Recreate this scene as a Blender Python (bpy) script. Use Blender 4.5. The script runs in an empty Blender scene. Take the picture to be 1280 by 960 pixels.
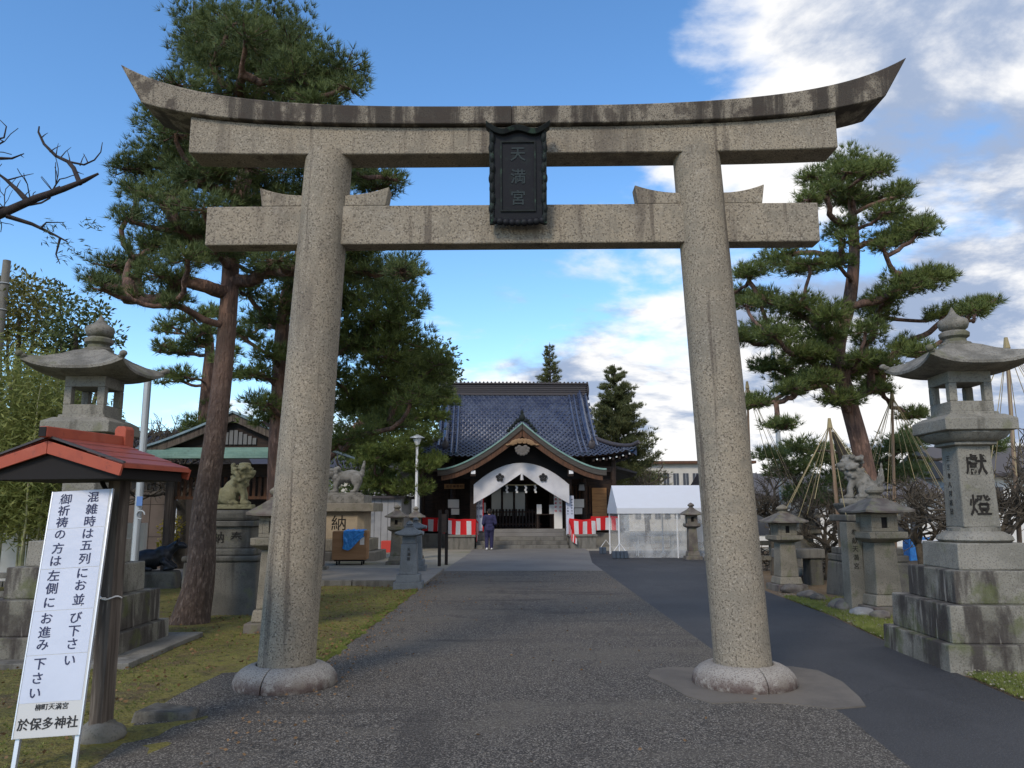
import bpy, bmesh, math, random
import numpy as np
from mathutils import Matrix, Vector
PI = math.pi
random.seed(7)
rng = np.random.default_rng(11)
sc = bpy.context.scene
col = sc.collection

# ------------------------------------------------------------------ camera
F_PX, EYE = 960.0, 1.6                       # focal length in pixels of the 1280 px wide photograph
PITCH = math.atan(158 / F_PX); YAW = math.atan(9 / F_PX); ROLL = math.radians(0.2)
cd = bpy.data.cameras.new('camera'); cam = bpy.data.objects.new('camera', cd); col.objects.link(cam)
cd.sensor_width = 36; cd.lens = 36 * F_PX / 1280; cd.clip_start = .05; cd.clip_end = 3000
cam.matrix_world = Matrix.Translation((0, 0, EYE)) @ Matrix.Rotation(YAW, 4, 'Z') @ Matrix.Rotation(PI / 2 + PITCH, 4, 'X') @ Matrix.Rotation(-ROLL, 4, 'Z')
sc.camera = cam
sc.render.engine = 'CYCLES'
sc.cycles.use_denoising = True
sc.cycles.max_bounces = 6; sc.cycles.transparent_max_bounces = 8
sc.view_settings.view_transform = 'Standard'; sc.view_settings.look = 'None'
sc.view_settings.gamma = 1; sc.view_settings.use_curve_mapping = False
sc.view_settings.exposure = 0.66

# ------------------------------------------------------------------ sky and sun
SUN_EL, SUN_AZ = math.radians(38), math.radians(205)   # azimuth clockwise from +Y (the way the path runs)
w = bpy.data.worlds.new('World'); sc.world = w; w.use_nodes = True
nt = w.node_tree; N = nt.nodes; L = nt.links
for n in list(N): N.remove(n)
def nd(tree, t, **kw):
    n = tree.nodes.new(t)
    for k, v in kw.items():
        if k in n.inputs.keys() if isinstance(k, str) else False: n.inputs[k].default_value = v
        else: setattr(n, k, v)
    return n
def math_n(tree, op, a, b=None, clamp=False):
    n = tree.nodes.new('ShaderNodeMath'); n.operation = op; n.use_clamp = clamp
    for i, s in enumerate((a, b)):
        if s is None: continue
        if isinstance(s, (int, float)): n.inputs[i].default_value = s
        else: tree.links.new(s, n.inputs[i])
    return n.outputs[0]
def maprange(tree, v, a, b, c=0., d=1., smooth=True):
    n = tree.nodes.new('ShaderNodeMapRange'); n.clamp = True
    n.interpolation_type = 'SMOOTHSTEP' if smooth else 'LINEAR'
    tree.links.new(v, n.inputs[0])
    for i, s in enumerate((a, b, c, d)): n.inputs[i + 1].default_value = s
    return n.outputs[0]
def mixc(tree, f, a, b):
    n = tree.nodes.new('ShaderNodeMix'); n.data_type = 'RGBA'
    if isinstance(f, (int, float)): n.inputs[0].default_value = f
    else: tree.links.new(f, n.inputs[0])
    for i, s in ((6, a), (7, b)):
        if isinstance(s, (tuple, list)): n.inputs[i].default_value = (*s[:3], 1)
        else: tree.links.new(s, n.inputs[i])
    return n.outputs[2]
def noise(tree, vec, scale, detail=5, rough=.55, dist=0.):
    n = tree.nodes.new('ShaderNodeTexNoise'); n.inputs['Scale'].default_value = scale
    n.inputs['Detail'].default_value = detail; n.inputs['Roughness'].default_value = rough; n.inputs['Distortion'].default_value = dist
    if vec is not None: tree.links.new(vec, n.inputs['Vector'])
    return n.outputs[0]
sky = N.new('ShaderNodeTexSky'); sky.sky_type = 'NISHITA'; sky.sun_disc = False
sky.sun_elevation = SUN_EL; sky.sun_rotation = SUN_AZ; sky.air_density = 1.0; sky.dust_density = .15; sky.ozone_density = 2.6
tc = N.new('ShaderNodeTexCoord'); sep = N.new('ShaderNodeSeparateXYZ'); L.new(tc.outputs['Generated'], sep.inputs[0])
zz = math_n(nt, 'MAXIMUM', math_n(nt, 'ADD', sep.outputs[2], .30), .05)
cmb = N.new('ShaderNodeCombineXYZ')
L.new(math_n(nt, 'DIVIDE', sep.outputs[0], zz), cmb.inputs[0]); L.new(math_n(nt, 'DIVIDE', sep.outputs[1], zz), cmb.inputs[1])
mp = N.new('ShaderNodeMapping'); mp.inputs['Location'].default_value = (3.1, 7.4, .6); mp.inputs['Scale'].default_value = (1.0, 1.25, 1)
L.new(cmb.outputs[0], mp.inputs[0])
cl = noise(nt, mp.outputs[0], 1.9, 10, .56, .15)
# the cloud field is thicker towards +X (right of the path) and along the horizon, clear over -X
bias = math_n(nt, 'ADD', math_n(nt, 'MULTIPLY', sep.outputs[0], .58), maprange(nt, sep.outputs[2], .10, .31, .15, -.045))
cov = math_n(nt, 'ADD', cl, bias)
mask = maprange(nt, cov, .50, .64)
mp2 = N.new('ShaderNodeMapping'); mp2.inputs['Location'].default_value = (8.3, 1.2, 2.6); L.new(mp.outputs[0], mp2.inputs[0])
shade = noise(nt, mp2.outputs[0], 2.1, 9, .6, .2)
ccol = mixc(nt, maprange(nt, shade, .40, .545), (.24, .30, .42), (.68, .675, .67))
skyc = N.new('ShaderNodeVectorMath'); skyc.operation = 'SCALE'; skyc.inputs[3].default_value = .15
hs = N.new('ShaderNodeHueSaturation'); hs.inputs['Saturation'].default_value = 1.18; L.new(sky.outputs[0], hs.inputs['Color']); L.new(hs.outputs[0], skyc.inputs[0])
fin = mixc(nt, mask, skyc.outputs[0], ccol)
bg = N.new('ShaderNodeBackground'); bg.inputs['Strength'].default_value = 1.0   # Nishita itself is scaled by .125 above
L.new(fin, bg.inputs[0]); wo = N.new('ShaderNodeOutputWorld'); L.new(bg.outputs[0], wo.inputs[0])

sd = bpy.data.lights.new('sun', 'SUN'); sd.energy = 1.5; sd.angle = math.radians(16); sd.color = (1, .86, .68)
so = bpy.data.objects.new('sun', sd); col.objects.link(so)
sdir = Vector((math.sin(SUN_AZ) * math.cos(SUN_EL), math.cos(SUN_AZ) * math.cos(SUN_EL), math.sin(SUN_EL)))
so.rotation_euler = (-sdir).to_track_quat('-Z', 'Y').to_euler(); so.location = (0, -5, 30)

# ------------------------------------------------------------------ helpers
def ray(u, v):
    dx, dy = u - 640, v - 480
    dx, dy = dx * math.cos(ROLL) - dy * math.sin(ROLL), dx * math.sin(ROLL) + dy * math.cos(ROLL)
    x, y = dx / F_PX, -dy / F_PX
    fy = math.cos(PITCH) - y * math.sin(PITCH); fz = math.sin(PITCH) + y * math.cos(PITCH)
    c, s = math.cos(YAW), math.sin(YAW)
    return (x * c - fy * s, x * s + fy * c, fz)
def gp(u, v):
    r = ray(u, v); t = -EYE / r[2]; return (r[0] * t, r[1] * t)
def at(u, v, Y):
    r = ray(u, v); t = Y / r[1]; return Vector((r[0] * t, Y, EYE + r[2] * t))

def mat(name, base, rough=.85, layers=(), bump=(), metal=0., spec=.3, transl=None):
    """layers: (kind, scale, lo, hi, colour, strength[, (z0,z1)]) kind n=noise v=voronoi cells; bump: (scale, strength, dist)"""
    m = bpy.data.materials.new(name); m.use_nodes = True
    t = m.node_tree; b = t.nodes['Principled BSDF']
    b.inputs['Roughness'].default_value = rough; b.inputs['Metallic'].default_value = metal
    b.inputs['Specular IOR Level'].default_value = spec
    c = t.nodes.new('ShaderNodeTexCoord'); vec = c.outputs['Object']
    cur = None
    for ly in layers:
        kind, scale, lo, hi, colr, stg = ly[:6]
        mpn = t.nodes.new('ShaderNodeMapping'); t.links.new(vec, mpn.inputs[0])
        if isinstance(scale, (tuple, list)): mpn.inputs['Scale'].default_value = scale
        else: mpn.inputs['Scale'].default_value = (scale,) * 3
        mpn.inputs['Location'].default_value = (len(name) * 1.7, ord(kind) % 3, lo * 9)
        if kind == 'n': f = noise(t, mpn.outputs[0], 1, 6, .6)
        elif kind == 'f': f = noise(t, mpn.outputs[0], 1, 2, .5)
        else:
            vn = t.nodes.new('ShaderNodeTexVoronoi'); vn.feature = 'DISTANCE_TO_EDGE' if kind == 'e' else 'F1'
            if kind == 'e':
                wb = t.nodes.new('ShaderNodeVectorMath'); wb.operation = 'MULTIPLY_ADD'; wn = t.nodes.new('ShaderNodeTexNoise'); wn.inputs['Scale'].default_value = 3; wn.inputs['Detail'].default_value = 6
                t.links.new(mpn.outputs[0], wn.inputs['Vector']); t.links.new(wn.outputs['Color'], wb.inputs[0]); wb.inputs[1].default_value = (.5, .5, .5); t.links.new(mpn.outputs[0], wb.inputs[2]); mpn = wb
            vn.inputs['Scale'].default_value = 1; t.links.new(mpn.outputs[0], vn.inputs['Vector'])
            f = vn.outputs['Distance'] if kind in 've' else t.nodes.new('ShaderNodeSeparateColor').outputs[0]
            if kind == 'c': t.links.new(vn.outputs['Color'], f.node.inputs[0])
        f = maprange(t, f, lo, hi) if hi > lo else math_n(t, 'SUBTRACT', 1., maprange(t, f, hi, lo))
        if len(ly) > 6:
            sp = t.nodes.new('ShaderNodeSeparateXYZ'); t.links.new(vec, sp.inputs[0])
            g = maprange(t, sp.outputs[2], min(ly[6]), max(ly[6]))
            f = math_n(t, 'MULTIPLY', f, g if ly[6][1] > ly[6][0] else math_n(t, 'SUBTRACT', 1., g))
        f = math_n(t, 'MULTIPLY', f, stg)
        cur = mixc(t, f, cur if cur is not None else base, colr)
    if cur is None: b.inputs['Base Color'].default_value = (*base, 1)
    else: t.links.new(cur, b.inputs['Base Color'])
    prev = None
    for (s, stg, dist) in bump:
        mpn = t.nodes.new('ShaderNodeMapping'); t.links.new(vec, mpn.inputs[0])
        mpn.inputs['Scale'].default_value = s if isinstance(s, (tuple, list)) else (s,) * 3
        bn = t.nodes.new('ShaderNodeBump'); bn.inputs['Strength'].default_value = stg; bn.inputs['Distance'].default_value = dist
        t.links.new(noise(t, mpn.outputs[0], 1, 4, .6), bn.inputs['Height'])
        if prev is not None: t.links.new(prev, bn.inputs['Normal'])
        prev = bn.outputs[0]
    if prev is not None: t.links.new(prev, b.inputs['Normal'])
    if transl:
        tr = t.nodes.new('ShaderNodeBsdfTranslucent'); mx = t.nodes.new('ShaderNodeMixShader'); mx.inputs[0].default_value = transl
        if cur is not None: t.links.new(cur, tr.inputs[0])
        else: tr.inputs[0].default_value = (*base, 1)
        t.links.new(b.outputs[0], mx.inputs[1]); t.links.new(tr.outputs[0], mx.inputs[2])
        t.links.new(mx.outputs[0], t.nodes['Material Output'].inputs['Surface'])
    return m

class MB:
    def __init__(s): s.v = []; s.f = []; s.m = []
    def add(s, vs, fs, mi=0, mtx=None):
        o = len(s.v)
        s.v += [tuple(mtx @ Vector(p)) for p in vs] if mtx is not None else [tuple(p) for p in vs]
        s.f += [tuple(i + o for i in f) for f in fs]; s.m += [mi] * len(fs); return s
    def box(s, x0, x1, y0, y1, z0, z1, mi=0, mtx=None):
        vs = [(x, y, z) for z in (z0, z1) for y in (y0, y1) for x in (x0, x1)]
        return s.add(vs, [(0, 2, 3, 1), (4, 5, 7, 6), (0, 1, 5, 4), (2, 6, 7, 3), (0, 4, 6, 2), (1, 3, 7, 5)], mi, mtx)
    def frus(s, a0, b0, z0, a1, b1, z1, mi=0, mtx=None):          # square-plan block, half sizes at bottom and top
        vs = [(-a0, -b0, z0), (a0, -b0, z0), (a0, b0, z0), (-a0, b0, z0), (-a1, -b1, z1), (a1, -b1, z1), (a1, b1, z1), (-a1, b1, z1)]
        return s.add(vs, [(3, 2, 1, 0), (4, 5, 6, 7), (0, 1, 5, 4), (1, 2, 6, 5), (2, 3, 7, 6), (3, 0, 4, 7)], mi, mtx)
    def loft(s, rings, closed=True, cap=True, mi=0, mtx=None):
        n = len(rings[0]); vs = [p for r in rings for p in r]; fs = []
        for i in range(len(rings) - 1):
            for j in range(n if closed else n - 1):
                k = (j + 1) % n; fs.append((i * n + j, i * n + k, (i + 1) * n + k, (i + 1) * n + j))
        if cap: fs += [tuple(range(n))[::-1], tuple(range((len(rings) - 1) * n, len(rings) * n))]
        return s.add(vs, fs, mi, mtx)
    def lathe(s, prof, n=24, mi=0, mtx=None, lobes=0, amp=0., sq=0.):
        rings = []
        for r, z in prof:
            ring = []
            for j in range(n):
                a = 2 * PI * j / n; k = 1 + (amp * abs(math.sin(lobes * a / 2)) if lobes else 0)
                if sq: k *= 1 + sq * (1 / max(abs(math.cos(a)), abs(math.sin(a))) - 1)
                ring.append((r * k * math.cos(a), r * k * math.sin(a), z))
            rings.append(ring)
        return s.loft(rings, True, True, mi, mtx)
    def tube(s, pts, rad, n=6, mi=0, cap=True):
        pts = [Vector(p) for p in pts]
        if isinstance(rad, (int, float)): rad = [rad] * len(pts)
        rings = []; ref = None
        for i, p in enumerate(pts):
            d = (pts[min(i + 1, len(pts) - 1)] - pts[max(i - 1, 0)])
            d = d.normalized() if d.length > 1e-9 else Vector((0, 0, 1))
            if ref is None: ref = Vector((1, 0, 0)) if abs(d.x) < .9 else Vector((0, 1, 0))
            a = (ref - d * ref.dot(d)).normalized(); ref = a; b = d.cross(a)
            rings.append([p + (a * math.cos(2 * PI * j / n) + b * math.sin(2 * PI * j / n)) * rad[i] for j in range(n)])
        return s.loft(rings, True, cap, mi)
    def prism(s, poly, z0, z1, mi=0, mtx=None):
        n = len(poly); vs = [(x, y, z0) for x, y in poly] + [(x, y, z1) for x, y in poly]
        return s.add(vs, [tuple(range(n))[::-1], tuple(range(n, 2 * n))] + [(i, (i + 1) % n, n + (i + 1) % n, n + i) for i in range(n)], mi, mtx)
    def ball(s, c, r, n=10, mi=0, rot=None):
        r = r if isinstance(r, (tuple, list)) else (r, r, r)
        vs = []; fs = []
        for i in range(n + 1):
            th = PI * i / n
            for j in range(2 * n):
                ph = PI * j / n; p = Vector((r[0] * math.sin(th) * math.cos(ph), r[1] * math.sin(th) * math.sin(ph), r[2] * math.cos(th)))
                if rot is not None: p = rot @ p
                vs.append(p + Vector(c))
        for i in range(n):
            for j in range(2 * n):
                k = (j + 1) % (2 * n); fs.append((i * 2 * n + j, (i + 1) * 2 * n + j, (i + 1) * 2 * n + k, i * 2 * n + k))
        return s.add(vs, fs, mi)
    def caps(s, a, b, r0, r1, n=8):
        a, b = Vector(a), Vector(b); k = max(2, int((b - a).length / (min(r0, r1) * .6)) + 1)
        for i in range(k + 1):
            t = i / k; s.ball(a.lerp(b, t), r0 + (r1 - r0) * t, n // 2 + 1)
        return s
    def build(s, name, m, parent=None, smooth=30, bevel=0., loc=None, rot=0.):
        me = bpy.data.meshes.new(name); me.from_pydata(s.v, [], s.f)
        for mm in (m if isinstance(m, (list, tuple)) else [m]): me.materials.append(mm)
        if any(s.m): me.polygons.foreach_set('material_index', s.m)
        return link(name, me, parent, smooth, bevel, loc, rot)
def link(name, me, parent=None, smooth=30, bevel=0., loc=None, rot=0.):
    if smooth:
        me.polygons.foreach_set('use_smooth', [True] * len(me.polygons)); me.set_sharp_from_angle(angle=math.radians(smooth))
    me.update()
    o = bpy.data.objects.new(name, me); col.objects.link(o)
    if parent is not None: o.parent = parent
    if loc is not None: o.location = loc
    o.rotation_euler.z = rot
    if bevel:
        b = o.modifiers.new('bevel', 'BEVEL'); b.width = bevel; b.segments = 2; b.limit_method = 'ANGLE'; b.angle_limit = math.radians(35)
    return o
def fix_normals(o):
    bm = bmesh.new(); bm.from_mesh(o.data); bmesh.ops.recalc_face_normals(bm, faces=bm.faces); bm.to_mesh(o.data); bm.free(); return o
def thing(name, label, cat, loc=(0, 0, 0), rz=0., group=None):
    o = bpy.data.objects.new(name, None); col.objects.link(o); o.location = loc; o.rotation_euler.z = rz; o.empty_display_size = .2
    return tag(o, label, cat, group)
def tag(o, label, cat, group=None):
    o['label'] = label; o['category'] = cat
    if group: o['group'] = group
    return o
def struct(o, label=None): o['kind'] = 'structure'; o['label'] = label or o.name; return o
def stuff(o): o['kind'] = 'stuff'; return o
def copy_tree(o, label=None, loc=None, rz=None, scale=None, parent=None):
    kids = list(o.children); c = o.copy(); col.objects.link(c); c.parent = parent
    if label: c['label'] = label
    if loc is not None: c.location = loc
    if rz is not None: c.rotation_euler.z = rz
    if scale is not None: c.scale = (scale,) * 3
    for k in kids: copy_tree(k, parent=c)
    return c
_gl = {}
def glyph(ch, bold=0.):
    if (ch, bold) not in _gl:
        cu = bpy.data.curves.new('glyph', 'FONT'); cu.body = ch; cu.size = 1; cu.resolution_u = 2; cu.offset = bold
        cu.align_x = 'CENTER'; cu.align_y = 'CENTER'; cu.fill_mode = 'BOTH'; cu.extrude = .004
        ob = bpy.data.objects.new('glyph', cu); col.objects.link(ob); bpy.context.view_layer.update()
        me = bpy.data.meshes.new_from_object(ob.evaluated_get(bpy.context.evaluated_depsgraph_get()))
        vs = [tuple(v.co) for v in me.vertices]; fs = [tuple(p.vertices) for p in me.polygons]
        bad = False
        if vs:
            x0, x1 = min(v[0] for v in vs), max(v[0] for v in vs); y0, y1 = min(v[1] for v in vs), max(v[1] for v in vs)
            bad = x1 - x0 > 1.12 or y1 - y0 > 1.12
            vs = [(v[0] - (x0 + x1) / 2, v[1] - (y0 + y1) / 2, v[2]) for v in vs]
        bpy.data.objects.remove(ob); bpy.data.curves.remove(cu); bpy.data.meshes.remove(me)
        _gl[(ch, bold)] = glyph(ch, bold * .5 if bold > .003 else 0.) if bad and bold else (vs, fs)
    return _gl[(ch, bold)]
def letters(mb, chars, mtx, bold=.0):
    """chars: (character, x, y, size[, size_y]) in the plane of mtx (x right, y up, z out)"""
    for it in chars:
        ch, x, y, s = it[:4]; sy = it[4] if len(it) > 4 else s
        vs, fs = glyph(ch, bold)
        mb.add([(x + p[0] * s, y + p[1] * sy, p[2] * .5) for p in vs], fs, 0, mtx)
def sculpt(name, fill, voxel, m, parent=None, smooth_it=4, smooth=60):
    """union of overlapping balls grown into ONE continuous surface"""
    mb = MB(); fill(mb)
    me = bpy.data.meshes.new('tmp'); me.from_pydata(mb.v, [], mb.f)
    ob = bpy.data.objects.new('tmp', me); col.objects.link(ob)
    r = ob.modifiers.new('r', 'REMESH'); r.mode = 'VOXEL'; r.voxel_size = voxel
    sm = ob.modifiers.new('s', 'SMOOTH'); sm.iterations = smooth_it; sm.factor = .5
    bpy.context.view_layer.update()
    out = bpy.data.meshes.new_from_object(ob.evaluated_get(bpy.context.evaluated_depsgraph_get()))
    bpy.data.objects.remove(ob); bpy.data.meshes.remove(me)
    out.name = name; out.materials.clear(); out.materials.append(m)
    return link(name, out, parent, smooth)

# ------------------------------------------------------------------ materials
DK = (.045, .04, .035)
granite = mat('torii_granite', (.275, .236, .178), .85, [('n', 1.1, .35, .7, (.21, .19, .155), .8), ('f', 62, .52, .63, (.07, .057, .045), .75), ('f', 50, .58, .68, (.43, .385, .315), .55), ('n', 5, .50, .66, (.19, .17, .135), .6),
    ('n', (2.2, 2.2, .35), .54, .70, (.085, .07, .058), .65), ('n', (8, 8, .35), .57, .68, (.07, .055, .045), .65), ('n', 2.4, .60, .72, (.33, .30, .25), .5)], [(70, .5, .008), (7, .25, .02)])
granite_top = mat('weathered_top_beam_granite', (.245, .215, .17), .88, [('f', 85, .50, .62, (.06, .05, .042), .8), ('f', 42, .60, .70, (.36, .33, .27), .4),
    ('n', (4.5, 1.5, .35), .44, .58, (.038, .032, .028), .9), ('n', 7, .46, .60, (.05, .04, .034), .75)], [(70, .5, .008)])
granite_base = mat('torii_base_granite', (.30, .28, .25), .88, [('f', 80, .50, .62, (.10, .08, .07), .7), ('n', 9, .32, .56, (.075, .048, .042), .88, (.17, .04)), ('n', 4, .5, .66, (.21, .19, .16), .6)], [(70, .5, .008)])
lstone = mat('lantern_stone', (.245, .235, .205), .9, [('n', 2.1, .38, .64, (.17, .165, .142), .85), ('f', 62, .52, .64, (.10, .095, .085), .6), ('n', (6, 6, 1.1), .56, .70, (.065, .06, .05), .6),
    ('n', 3.4, .58, .72, (.13, .135, .075), .6), ('n', 11, .60, .70, (.32, .31, .28), .45)], [(60, .45, .008), (6, .3, .04)])
lstone_st = mat('stained_base_stone', (.235, .225, .195), .92, [('n', 1.9, .38, .62, (.15, .145, .12), .85), ('f', 62, .52, .64, (.09, .085, .07), .6), ('n', (4.2, 4.2, .9), .46, .60, (.040, .034, .032), .85),
    ('n', 1.3, .50, .62, (.045, .038, .034), .75), ('n', 2.6, .53, .66, (.085, .10, .035), .65), ('n', (12, 12, 1), .60, .70, (.36, .34, .30), .5)], [(50, .5, .01), (6, .3, .04)])
roofstone = mat('lantern_roof_stone', (.215, .205, .18), .92, [('n', 5, .42, .62, (.12, .115, .10), .85), ('f', 60, .53, .66, (.075, .07, .06), .6), ('n', 3, .52, .66, (.11, .115, .06), .6)], [(40, .5, .012), (9, .4, .03)])
pstone = mat('small_lantern_stone', (.225, .205, .165), .92, [('n', 2.6, .38, .64, (.15, .138, .11), .85), ('f', 62, .53, .66, (.085, .08, .065), .6), ('n', 3.5, .55, .70, (.09, .10, .045), .6), ('n', (8, 8, 1), .60, .72, (.05, .045, .04), .6)], [(50, .45, .01)])
capstone = mat('mossy_cap_stone', (.155, .142, .122), .94, [('n', 5, .42, .62, (.085, .074, .07), .85), ('n', 6, .52, .66, (.14, .145, .085), .7), ('n', 2, .52, .66, (.085, .058, .058), .6)], [(40, .5, .012)])
dstone = mat('dark_pedestal_stone', (.125, .12, .105), .92, [('n', 3, .4, .65, (.08, .078, .07), .85), ('n', (5, 5, .8), .50, .66, (.035, .033, .03), .7), ('n', 3, .56, .70, (.13, .14, .075), .6), ('f', 60, .55, .66, (.05, .048, .042), .5)], [(40, .45, .012)])
kstone = mat('komainu_stone', (.215, .205, .125), .92, [('n', 5, .42, .65, (.13, .125, .07), .85), ('n', 9, .55, .67, (.07, .066, .045), .7)], [(28, .7, .02)])
kstone2 = mat('grey_komainu_stone', (.205, .198, .178), .92, [('n', 6, .42, .65, (.12, .116, .10), .85), ('n', 9, .55, .67, (.06, .057, .05), .7)], [(28, .7, .02)])
bstone = mat('blue_grey_stone', (.135, .155, .175), .75, [('n', 4, .4, .65, (.095, .11, .125), .8), ('f', 62, .54, .66, (.065, .072, .08), .5)], [(50, .35, .008)])
concrete = mat('old_concrete', (.175, .17, .152), .92, [('n', 1.5, .4, .65, (.12, .116, .104), .85), ('n', (5, 5, .8), .50, .66, (.05, .048, .043), .6), ('f', 60, .54, .66, (.085, .08, .072), .5)], [(40, .45, .01)])
inscr = mat('carved_inscription', (.022, .020, .018), .95)
bark = mat('pine_bark', (.17, .105, .08), .95, [('n', (9, 9, 2.2), .42, .58, (.075, .05, .042), .9), ('n', (14, 14, 5), .56, .68, (.30, .20, .16), .6)], [((16, 16, 4), 1., .05), (40, .5, .01)])
bark_low = mat('grey_brown_pine_bark', (.075, .055, .046), .95, [('v', (17, 17, 6.5), .40, .10, (.150, .112, .092), .9), ('n', (22, 22, 9), .50, .66, (.19, .15, .125), .6), ('n', (26, 26, 6), .56, .66, (.035, .026, .023), .8), ('n', (9, 9, 2.2), .2, .5, (.16, .10, .076), .8, (1.6, 4.4))], [((17, 17, 5), 1., .09), (40, .6, .015)])
bark_dark = mat('dark_bough_bark', (.040, .032, .032), .95, [('n', 9, .42, .6, (.022, .018, .018), .9)], [(30, .5, .01)])
bark_grey = mat('bare_branch_bark', (.088, .074, .056), .95, [('n', 9, .42, .6, (.05, .043, .034), .9)], [(30, .5, .01)])
def leafm(name, a, b, c, tr=.18): return mat(name, a, .6, [('n', 1.4, .40, .60, b, .9), ('n', 6, .48, .64, c, .75), ('n', 22, .52, .66, tuple(x * 1.25 for x in c), .6), ('n', 3.2, .68, .76, (.16, .105, .05), .45)], spec=.25, transl=tr)
needle_m = leafm('pine_needles', (.108, .142, .040), (.070, .100, .034), (.165, .20, .052))
needle_dark = leafm('dark_pine_needles', (.095, .130, .044), (.064, .096, .040), (.145, .178, .056))
needle_far = leafm('bright_pine_needles', (.110, .145, .034), (.070, .100, .030), (.165, .20, .046))
needle_fir = leafm('fir_needles', (.110, .125, .050), (.075, .092, .042), (.16, .165, .062))
broad_m = leafm('broadleaf', (.070, .095, .030), (.045, .068, .024), (.115, .135, .038))
bamboo_m = leafm('bamboo_leaves', (.20, .225, .065), (.14, .175, .05), (.27, .28, .085), .35)
bamboo_s = mat('bamboo_culm', (.30, .29, .18), .5, [('n', 3, .4, .6, (.12, .14, .06), .8)])
grass_m = leafm('grass_blades', (.17, .21, .05), (.12, .15, .04), (.25, .27, .08), .25)
yellow_m = leafm('yellow_shrub_leaves', (.36, .29, .03), (.22, .20, .03), (.45, .36, .05), .3)
wood_dk = mat('dark_shrine_timber', (.036, .022, .016), .7, [('n', (3, 3, 14), .4, .65, (.013, .009, .008), .8)], [((30, 30, 3), .2, .004)])
wood_md = mat('brown_shrine_timber', (.105, .048, .024), .65, [('n', (14, 3, 3), .4, .65, (.05, .025, .015), .8)], [((30, 4, 4), .2, .004)])
wood_or = mat('pale_cedar_boards', (.42, .22, .09), .65, [('n', (2, 2, 16), .4, .65, (.30, .15, .06), .8)])
wood_post = mat('weathered_post_timber', (.115, .095, .080), .9, [('n', (22, 22, 1.2), .42, .62, (.05, .04, .034), .9), ('n', (30, 30, 2), .56, .7, (.24, .21, .18), .6)], [((45, 45, 2), .6, .006)])
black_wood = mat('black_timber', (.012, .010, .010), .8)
tile_m = mat('blue_glazed_tile', (.046, .058, .096), .24, [('c', (3.7, 3.7, 3.7), .2, .9, (.020, .030, .066), .85), ('n', 1.2, .45, .65, (.085, .105, .155), .5)], spec=.9)
tile_dk = mat('dark_ridge_tile', (.048, .040, .042), .5, [('n', 5, .4, .6, (.045, .04, .045), .8)], [((2, 2, 40), .3, .01)], spec=.4)
copper = mat('green_copper_roof', (.20, .33, .29), .65, [('n', 3, .4, .65, (.14, .25, .22), .8), ('n', (14, 1, 1), .5, .7, (.11, .17, .15), .5)], spec=.3)
copper_b = mat('blue_copper_roof', (.22, .31, .36), .6, [('n', 3, .4, .65, (.15, .23, .28), .8)])
copper_d = mat('dark_bronze', (.007, .008, .012), .6, [('n', 14, .5, .65, (.012, .018, .018), .6)], metal=.3)
verdigris = mat('verdigris_bronze', (.014, .020, .020), .75, [('n', 18, .42, .62, (.008, .010, .012), .85), ('n', 9, .56, .68, (.045, .085, .06), .7)], metal=.2)
gilt_old = mat('faded_gilt', (.024, .036, .040), .7)
red_paint = mat('vermilion_fascia', (.34, .072, .038), .6, [('n', 8, .45, .65, (.27, .055, .032), .7), ('n', 22, .60, .70, (.16, .04, .028), .6), ('n', (5, 5, 2), .58, .70, (.40, .12, .075), .5)], spec=.35)
red_roof = mat('red_metal_roof', (.26, .062, .046), .42, [('n', 6, .42, .62, (.19, .046, .036), .7), ('n', (3, 14, 3), .54, .68, (.30, .10, .075), .6), ('n', 26, .62, .70, (.10, .03, .025), .7)], [(9, .15, .01)], spec=.5)
white_board = mat('white_sign_sheet', (.50, .54, .64), .30, [('n', 3, .4, .7, (.44, .48, .58), .6)], [(4, .25, .02), (18, .1, .004)], spec=.4)
board_back = mat('sign_panel', (.50, .51, .51), .5)
alu = mat('aluminium', (.52, .54, .57), .4, metal=.6)
ink = mat('dark_blue_print', (.022, .030, .085), .6)
ink_blk = mat('black_print', (.015, .015, .017), .6)
ink_red = mat('red_print', (.55, .03, .04), .6)
white_cloth = mat('white_cloth', (.62, .62, .64), .9, [('n', 4, .4, .65, (.54, .54, .57), .6)], transl=.1)
red_cloth = mat('red_cloth', (.62, .020, .025), .85, transl=.1)
vinyl_white = mat('white_tent_vinyl', (.68, .71, .76), .45, [('n', 3, .4, .65, (.70, .74, .80), .5)], transl=.2)
white_paint = mat('white_paint', (.74, .75, .76), .5)
paper = mat('paper', (.70, .69, .66), .9)
blue_tarp = mat('blue_tarpaulin', (.03, .22, .62), .4, [('n', 9, .4, .6, (.05, .32, .75), .7)], [(14, .8, .03)], spec=.5)
cardboard = mat('cardboard', (.34, .195, .10), .9, [('n', (1, 1, 9), .4, .6, (.27, .15, .075), .7)])
black_rub = mat('black_metal', (.015, .015, .016), .6)
grey_pl = mat('grey_metal_pole', (.42, .45, .47), .45, [('n', (9, 9, 1), .4, .65, (.33, .36, .38), .7)], metal=.3)
straw = mat('straw_rope', (.30, .25, .14), .9)
pole_wd = mat('bare_log_pole', (.27, .195, .135), .9, [('n', (14, 14, 2), .4, .6, (.17, .12, .085), .8)])
wall_br = mat('taupe_wall_panels', (.125, .098, .082), .85, [('n', 3, .4, .6, (.10, .08, .066), .7)])
wall_wh = mat('white_plaster', (.62, .62, .60), .9, [('n', 2, .4, .65, (.50, .50, .48), .7)])
wall_gr = mat('grey_cladding', (.30, .31, .32), .8, [('n', 2, .4, .65, (.24, .25, .26), .7)])
wall_cr = mat('cream_facade', (.50, .48, .43), .85, [('n', 2, .4, .65, (.42, .40, .36), .7)])
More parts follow.
